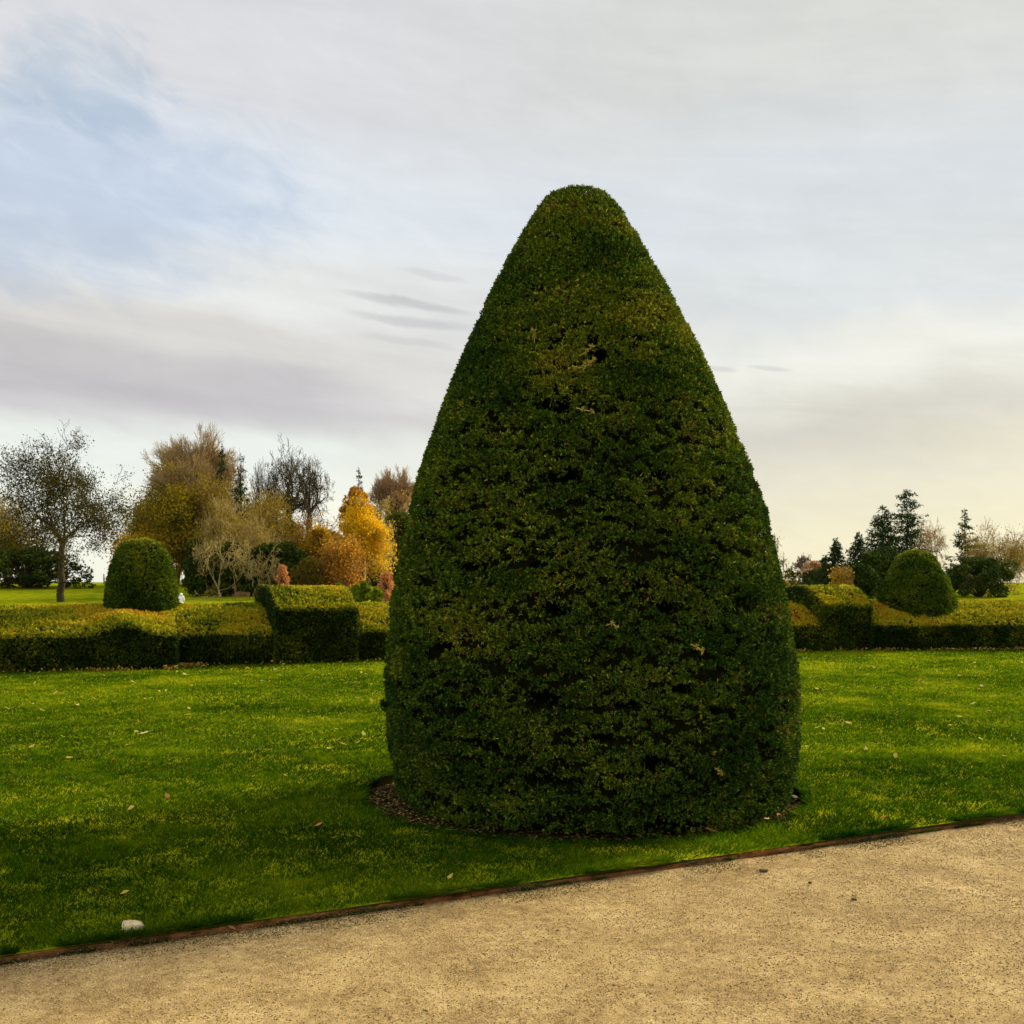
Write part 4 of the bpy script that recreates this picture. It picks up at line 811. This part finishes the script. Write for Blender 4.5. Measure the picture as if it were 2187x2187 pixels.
shrub('deciduous_tree', 'hazy pinkish brown tree behind the right hedge block', 1738, 160, 1198, 1704, 1778, 159, [(0.2, 0.09, 0.05), (0.34, 0.18, 0.09), (0.42, 0.26, 0.10)], 60, 12000, 0.2, cat='tree', gap=0.7)
broadleaf('bare_tree', 'thin bare tree standing over the pinkish brown one', 'oak', 1716, 165, 1185, 1696, 1740, 160, (0.13, 0.09, 0.05), twig=0.026)
broadleaf('weeping_tree', 'weeping half-bare tree peeping out right of the great yew', 'weep', 1648, 120, 1140, 1590, 1704, 161, (0.10, 0.075, 0.03), OLIVE, 2600, 0.17, scatter=0.3, twig=0.026)
conifer('conifer', 'low flat-topped dark conifer just right of the great yew', 1690, 122, 1206, 34, 162, 0.5, nb=60)
shrub('deciduous_shrub', 'yellow green bush hugging the right edge of the great yew', 1672, 112, 1238, 1640, 1702, 163, [(0.08, 0.08, 0.01), (0.2, 0.17, 0.012), (0.34, 0.26, 0.02)], 24, 5000, 0.16)
broadleaf('bare_tree', 'thin upright bare twigs at the right border', 'oak', 1990, 140, 1110, 1962, 2018, 164, BROWN, twig=0.015, trunk_r=0.4)
# beyond the frame of the photograph: the belt of trees simply goes on
conifer('conifer', 'dark conifer beyond the right border of the photograph', 2060, 146, 1085, 48, 171, 0.3, nb=160)
broadleaf('deciduous_tree', 'olive tree beyond the right border of the photograph', 'round', 2130, 140, 1120, 2070, 2200, 172, BROWN, OLIVE, 7000, 0.22, scatter=0.6)
shrub('evergreen_shrub', 'dark shrubbery beyond the right border of the photograph', 2080, 128, 1190, 1985, 2200, 173, DKG, 50, 14000, 0.28, mat=M_CONIFER)

broadleaf('deciduous_tree', 'brown olive tree beyond the left border of the photograph', 'round', 20, 150, 1060, -70, 105, 175, BROWN, OLIVE, 16000, 0.28, scatter=0.7)
shrub('evergreen_shrub', 'dark shrubbery beyond the left border of the photograph', 60, 145, 1165, -60, 175, 176, DKG, 120, 20000, 0.36, mat=M_CONIFER, gap=0.6)

# ------------------------------------------------------------------ bench
bx_, by2 = PX(515, 113), 113.0; bz = float(terrain(bx_, by2)); bench = thing('park_bench', 'brown wooden slatted bench on the far lawn in front of dark evergreens', 'bench', (bx_, by2, bz), -0.15)
def boxes(name, lst, mat, parent):
    bm = bmesh.new()
    for (cx_, cy_, cz_, sx_, sy_, sz_) in lst:
        q = bmesh.ops.create_cube(bm, size=1)
        for v_ in q['verts']: v_.co = Vector((v_.co.x * sx_ + cx_, v_.co.y * sy_ + cy_, v_.co.z * sz_ + cz_))
    me = bpy.data.meshes.new(name); bm.to_mesh(me); bm.free(); me.materials.append(mat); return link(name, me, parent)
boxes('seat', [(0, -0.2 + 0.09 * k, 0.44, 1.7, 0.075, 0.03) for k in range(5)], M_BENCH, bench)
boxes('backrest', [(0, 0.26, 0.56 + 0.1 * k, 1.7, 0.025, 0.07) for k in range(4)], M_BENCH, bench)
for sx_ in (-0.8, 0.8):
    boxes('leg', [(sx_, -0.22, 0.31, 0.06, 0.06, 0.62)], M_BENCH, bench); boxes('leg', [(sx_, 0.30, 0.45, 0.06, 0.05, 0.9)], M_BENCH, bench); boxes('armrest', [(sx_, 0.02, 0.64, 0.07, 0.5, 0.035)], M_BENCH, bench)

# ------------------------------------------------------------------ people
def skin_body(name, verts, edges, radii, mat, parent, sub=2, root_i=0):
    me = bpy.data.meshes.new(name); me.from_pydata(verts, edges, []); o = link(name, me, parent); me.materials.append(mat)
    md = o.modifiers.new('Skin', 'SKIN'); md.use_smooth_shade = True
    for k, rd in enumerate(radii): me.skin_vertices[0].data[k].radius = rd if isinstance(rd, tuple) else (rd, rd); 
    me.skin_vertices[0].data[root_i].use_root = True
    sb = o.modifiers.new('Sub', 'SUBSURF'); sb.levels = sub; sb.render_levels = sub
    dg = bpy.context.evaluated_depsgraph_get(); ev = o.evaluated_get(dg); nm = bpy.data.meshes.new_from_object(ev); o.modifiers.clear(); o.data = nm
    if not nm.materials: nm.materials.append(mat)
    for p_ in nm.polygons: p_.use_smooth = True
    return o
def person(label, x, y, rz, coat, hair_m, hooded=False):
    z = float(terrain(x, y)); root = thing('person', label, 'person', (x, y, z), rz)
    V = [(0, 0, .92), (0, 0, 1.12), (0, 0.01, 1.34), (0, 0, 1.44), (0, -0.01, 1.53), (0, -0.01, 1.63),
         (.09, 0, .86), (.10, -0.02, .48), (.10, 0.02, .09), (.11, -0.13, .04), (-.09, 0, .86), (-.10, -0.01, .48), (-.11, 0.02, .09), (-.12, -0.12, .04),
         (.17, 0, 1.36), (.21, 0.02, 1.10), (.17, -0.14, .98), (.13, -0.20, .97), (-.17, 0, 1.36), (-.21, 0.02, 1.10), (-.17, -0.14, .98), (-.13, -0.20, .97)]
    Ed = [(0, 1), (1, 2), (2, 3), (3, 4), (4, 5), (0, 6), (6, 7), (7, 8), (8, 9), (0, 10), (10, 11), (11, 12), (12, 13), (2, 14), (14, 15), (15, 16), (16, 17), (2, 18), (18, 19), (19, 20), (20, 21)]
    R = [.12, .11, .12, .05, .075, .07, .085, .055, .04, .03, .085, .055, .04, .03, .055, .042, .032, .03, .055, .042, .032, .03]
    skin_body('body', V, Ed, R, M_SKIN, root)
    cv = [(0, 0, .78), (0, 0, .95), (0, 0, 1.15), (0, 0.01, 1.34), (0, 0, 1.45), (.18, 0, 1.36), (.215, 0.02, 1.10), (.175, -0.14, .985), (-.18, 0, 1.36), (-.215, 0.02, 1.10), (-.175, -0.14, .985)]
    skin_body('coat', cv, [(0, 1), (1, 2), (2, 3), (3, 4), (3, 5), (5, 6), (6, 7), (3, 8), (8, 9), (9, 10)], [(.19, .14), (.18, .14), (.16, .13), (.17, .125), .07, .075, .06, .045, .075, .06, .045], coat, root)
    tv = [(0, 0, .88), (.095, 0, .80), (.10, -0.02, .48), (.10, 0.02, .07), (-.095, 0, .80), (-.10, -0.01, .48), (-.11, 0.02, .07)]
    skin_body('trousers', tv, [(0, 1), (1, 2), (2, 3), (0, 4), (4, 5), (5, 6)], [.12, .10, .07, .055, .10, .07, .055], M_NAVY, root)
    if hooded: skin_body('hood', [(0, 0.03, 1.44), (0, 0.02, 1.54), (0, 0.02, 1.66)], [(0, 1), (1, 2)], [.11, .115, .09], coat, root)
    else: skin_body('hair', [(0, 0.05, 1.36), (0, 0.04, 1.52), (0, 0.01, 1.66)], [(0, 1), (1, 2)], [.07, .085, .09], hair_m, root)
    return root
person('distant person with dark hair and beige jacket on the skyline left of the dome yew', PX(222, 166), 166, 2.2, M_BEIGE, M_HAIR)
person('person seen from behind in a bright white hooded coat beyond the hedge', PX(387, 82), 82, math.pi, M_WHITE, M_HAIR, True)

# ------------------------------------------------------------------ sky and light
def lin(c): return tuple(((v / 255) / 12.92 if v / 255 <= 0.04045 else ((v / 255 + 0.055) / 1.055) ** 2.4) / (2 ** EXPO) for v in c)
wd = bpy.data.worlds.new('World'); sc.world = wd; wd.use_nodes = True; nt = wd.node_tree; N = nt.nodes; L = nt.links
for n_ in list(N): N.remove(n_)
def mth(op, a, b=None, c=None, clamp=False):
    n_ = N.new('ShaderNodeMath'); n_.operation = op; n_.use_clamp = clamp
    for k, v_ in enumerate((a, b, c)):
        if v_ is None: continue
        if isinstance(v_, (int, float)): n_.inputs[k].default_value = v_
        else: L.new(v_, n_.inputs[k])
    return n_.outputs[0]
def maprange(v_, a, b, c=0.0, d=1.0):
    n_ = N.new('ShaderNodeMapRange'); n_.interpolation_type = 'SMOOTHSTEP'; L.new(v_, n_.inputs['Value'])
    for k, q in zip(('From Min', 'From Max', 'To Min', 'To Max'), (a, b, c, d)): n_.inputs[k].default_value = q
    return n_.outputs['Result']
def ramp(fac, stops):
    n_ = N.new('ShaderNodeValToRGB'); el = n_.color_ramp.elements; n_.color_ramp.interpolation = 'EASE'
    while len(el) < len(stops): el.new(0.5)
    for e, (p_, c_) in zip(el, stops): e.position = p_; e.color = (*lin(c_), 1)
    L.new(fac, n_.inputs['Fac']); return n_.outputs['Color']
def mixc(f, a, b):
    n_ = N.new('ShaderNodeMix'); n_.data_type = 'RGBA'
    (L.new(f, n_.inputs[0]) if not isinstance(f, (int, float)) else setattr(n_.inputs[0], 'default_value', f))
    for k, v_ in ((6, a), (7, b)):
        if isinstance(v_, tuple): n_.inputs[k].default_value = (*v_, 1)
        else: L.new(v_, n_.inputs[k])
    return n_.outputs[2]
tc = N.new('ShaderNodeTexCoord'); sp = N.new('ShaderNodeSeparateXYZ'); L.new(tc.outputs['Generated'], sp.inputs[0])
el_ = mth('MULTIPLY', mth('ARCSINE', sp.outputs['Z']), 57.2958)
az_ = mth('MULTIPLY', mth('ARCTAN2', sp.outputs['X'], sp.outputs['Y']), 57.2958)
def noise(sa, se, scale, detail, seed, tilt=0.0, rough=0.55):
    cb = N.new('ShaderNodeCombineXYZ'); L.new(mth('MULTIPLY', az_, sa), cb.inputs[0]); L.new(mth('MULTIPLY', mth('ADD', el_, mth('MULTIPLY', az_, tilt)), se), cb.inputs[1]); cb.inputs[2].default_value = seed
    n_ = N.new('ShaderNodeTexNoise'); n_.inputs['Scale'].default_value = scale; n_.inputs['Detail'].default_value = detail; n_.inputs['Roughness'].default_value = rough; n_.inputs['Distortion'].default_value = 0.4
    L.new(cb.outputs[0], n_.inputs['Vector']); return n_.outputs['Fac']
n_big = noise(0.05, 0.16, 1.0, 5, 1.3, 0.12); n_str = noise(0.07, 0.5, 1.0, 6, 4.1, 0.10); n_fine = noise(0.30, 0.6, 1.0, 7, 8.7, 0.25, 0.6)
ep = mth('ADD', el_, mth('ADD', mth('MULTIPLY', mth('SUBTRACT', n_big, 0.5), 7.0), mth('MULTIPLY', mth('SUBTRACT', n_str, 0.5), 2.4)))
t_ = mth('DIVIDE', mth('ADD', ep, 3.0), 48.0, clamp=True)          # -3..45 degrees
s_ = lambda e: (e + 3) / 48.0
cl = ramp(t_, [(s_(-3), (240, 238, 218)), (s_(2), (246, 246, 230)), (s_(6.5), (240, 245, 238)), (s_(9.5), (208, 205, 206)), (s_(12.5), (220, 217, 212)), (s_(15.5), (231, 232, 229)), (s_(19), (228, 235, 241)), (s_(24), (222, 223, 226)), (s_(40), (210, 211, 214))])
crr = ramp(t_, [(s_(-3), (236, 226, 190)), (s_(2), (240, 233, 202)), (s_(5), (234, 228, 203)), (s_(8), (216, 212, 200)), (s_(11), (238, 237, 226)), (s_(14), (222, 226, 226)), (s_(20), (218, 223, 226)), (s_(26), (218, 219, 214)), (s_(40), (208, 208, 203))])
base = mixc(maprange(az_, -14, 14), cl, crr)
# thin blue opening high on the left
dx = mth('DIVIDE', mth('ADD', az_, 23.0), 11.0); dy = mth('DIVIDE', mth('SUBTRACT', mth('ADD', el_, mth('MULTIPLY', az_, -0.05)), 19.8), 4.6)
q_ = mth('ADD', mth('MULTIPLY', dx, dx), mth('MULTIPLY', dy, dy)); q_ = mth('ADD', q_, mth('MULTIPLY', mth('SUBTRACT', n_fine, 0.5), 1.8))
blue = maprange(q_, 1.7, 0.0)
base = mixc(mth('MULTIPLY', blue, 0.72), base, lin((190, 204, 224)))
dx = mth('DIVIDE', mth('ADD', az_, 21.5), 4.0); dy = mth('DIVIDE', mth('SUBTRACT', el_, 23.5), 2.2); q2 = mth('ADD', mth('ADD', mth('MULTIPLY', dx, dx), mth('MULTIPLY', dy, dy)), mth('MULTIPLY', mth('SUBTRACT', n_fine, 0.5), 5.0))
base = mixc(mth('MULTIPLY', maprange(q2, 1.6, -0.2), 0.5), base, lin((176, 196, 214)))
# grey underside of the long cloud bank on the left
dy = mth('DIVIDE', mth('SUBTRACT', mth('ADD', el_, mth('MULTIPLY', az_, 0.10)), 8.3), 1.5); q3 = mth('ADD', mth('MULTIPLY', dy, dy), mth('MULTIPLY', mth('SUBTRACT', n_str, 0.5), 2.0))
bank = mth('MULTIPLY', maprange(q3, 2.0, 0.0), maprange(az_, -4.0, -13.0)); base = mixc(mth('MULTIPLY', bank, 0.5), base, lin((190, 184, 188)))
# three thin dark wisps left of the yew
for (a0, e0, wa, we, amt) in ((-5.4, 14.6, 3.6, 0.26, 0.6), (-5.2, 13.6, 3.4, 0.33, 0.6), (-5.4, 12.6, 2.8, 0.22, 0.35), (-4.2, 16.0, 1.8, 0.2, 0.3), (11.0, 11.1, 0.9, 0.14, 0.4), (13.6, 11.0, 1.1, 0.14, 0.4)):
    dx = mth('DIVIDE', mth('SUBTRACT', az_, a0), wa); dy = mth('DIVIDE', mth('SUBTRACT', mth('ADD', el_, mth('MULTIPLY', az_, 0.13)), e0 + a0 * 0.13), we)
    dy = mth('ADD', dy, mth('MULTIPLY', mth('SUBTRACT', n_fine, 0.5), 3.0)); q4 = mth('ADD', mth('MULTIPLY', dx, dx), mth('MULTIPLY', dy, dy)); base = mixc(mth('MULTIPLY', maprange(q4, 1.5, 0.0), amt), base, lin((192, 189, 192)))
# soft streaks everywhere
gn = mth('ADD', mth('MULTIPLY', mth('SUBTRACT', n_str, 0.5), 0.24), mth('MULTIPLY', mth('SUBTRACT', n_fine, 0.5), 0.15)); gm = N.new('ShaderNodeVectorMath'); gm.operation = 'SCALE'; L.new(base, gm.inputs[0]); L.new(mth('ADD', gn, 1.0), gm.inputs['Scale'])
sky = N.new('ShaderNodeTexSky'); sky.sky_type = 'NISHITA'; sky.sun_disc = False; sky.sun_elevation = math.radians(SUN_EL); sky.sun_rotation = math.radians(SUN_AZ)
b1 = N.new('ShaderNodeBackground'); L.new(sky.outputs[0], b1.inputs['Color']); b1.inputs['Strength'].default_value = 0.05
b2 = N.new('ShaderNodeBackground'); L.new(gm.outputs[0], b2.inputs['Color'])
# added fill: sky raised overhead and behind the camera to light the yew front
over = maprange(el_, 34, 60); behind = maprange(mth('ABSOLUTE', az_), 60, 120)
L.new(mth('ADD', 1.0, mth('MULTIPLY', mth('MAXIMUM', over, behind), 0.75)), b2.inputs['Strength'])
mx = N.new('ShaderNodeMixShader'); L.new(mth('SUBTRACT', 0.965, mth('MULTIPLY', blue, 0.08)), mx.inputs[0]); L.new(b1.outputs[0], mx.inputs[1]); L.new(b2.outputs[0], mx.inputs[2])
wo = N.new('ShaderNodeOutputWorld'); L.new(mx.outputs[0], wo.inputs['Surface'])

sl = bpy.data.lights.new('sun', 'SUN'); sl.energy = 2.3; sl.angle = math.radians(12.0); sl.color = (1.0, 0.86, 0.52)
so = bpy.data.objects.new('sun', sl); COL.objects.link(so)
az, el = math.radians(SUN_AZ), math.radians(SUN_EL)
sdir = Vector((math.sin(az) * math.cos(el), math.cos(az) * math.cos(el), math.sin(el))); so.rotation_euler = sdir.to_track_quat('Z', 'Y').to_euler()

cam = bpy.data.cameras.new('camera'); co = bpy.data.objects.new('camera', cam); COL.objects.link(co)
cam.sensor_width = 36; cam.lens = 36 * F / 2187; cam.shift_y = (HY - 1093.5) / 2187; cam.clip_end = 5000; cam.clip_start = 0.05
co.location = (0, 0, H); co.rotation_euler = (math.radians(90), 0, 0)
cam.dof.use_dof = True; cam.dof.focus_distance = 6.9; cam.dof.aperture_fstop = 8.0
sc.camera = co
sc.render.engine = 'CYCLES'; sc.cycles.max_bounces = 6; sc.cycles.diffuse_bounces = 3; sc.cycles.transmission_bounces = 3; sc.cycles.glossy_bounces = 2
vs = sc.view_settings; vs.view_transform = 'Standard'; vs.look = 'None'; vs.gamma = 1; vs.exposure = EXPO
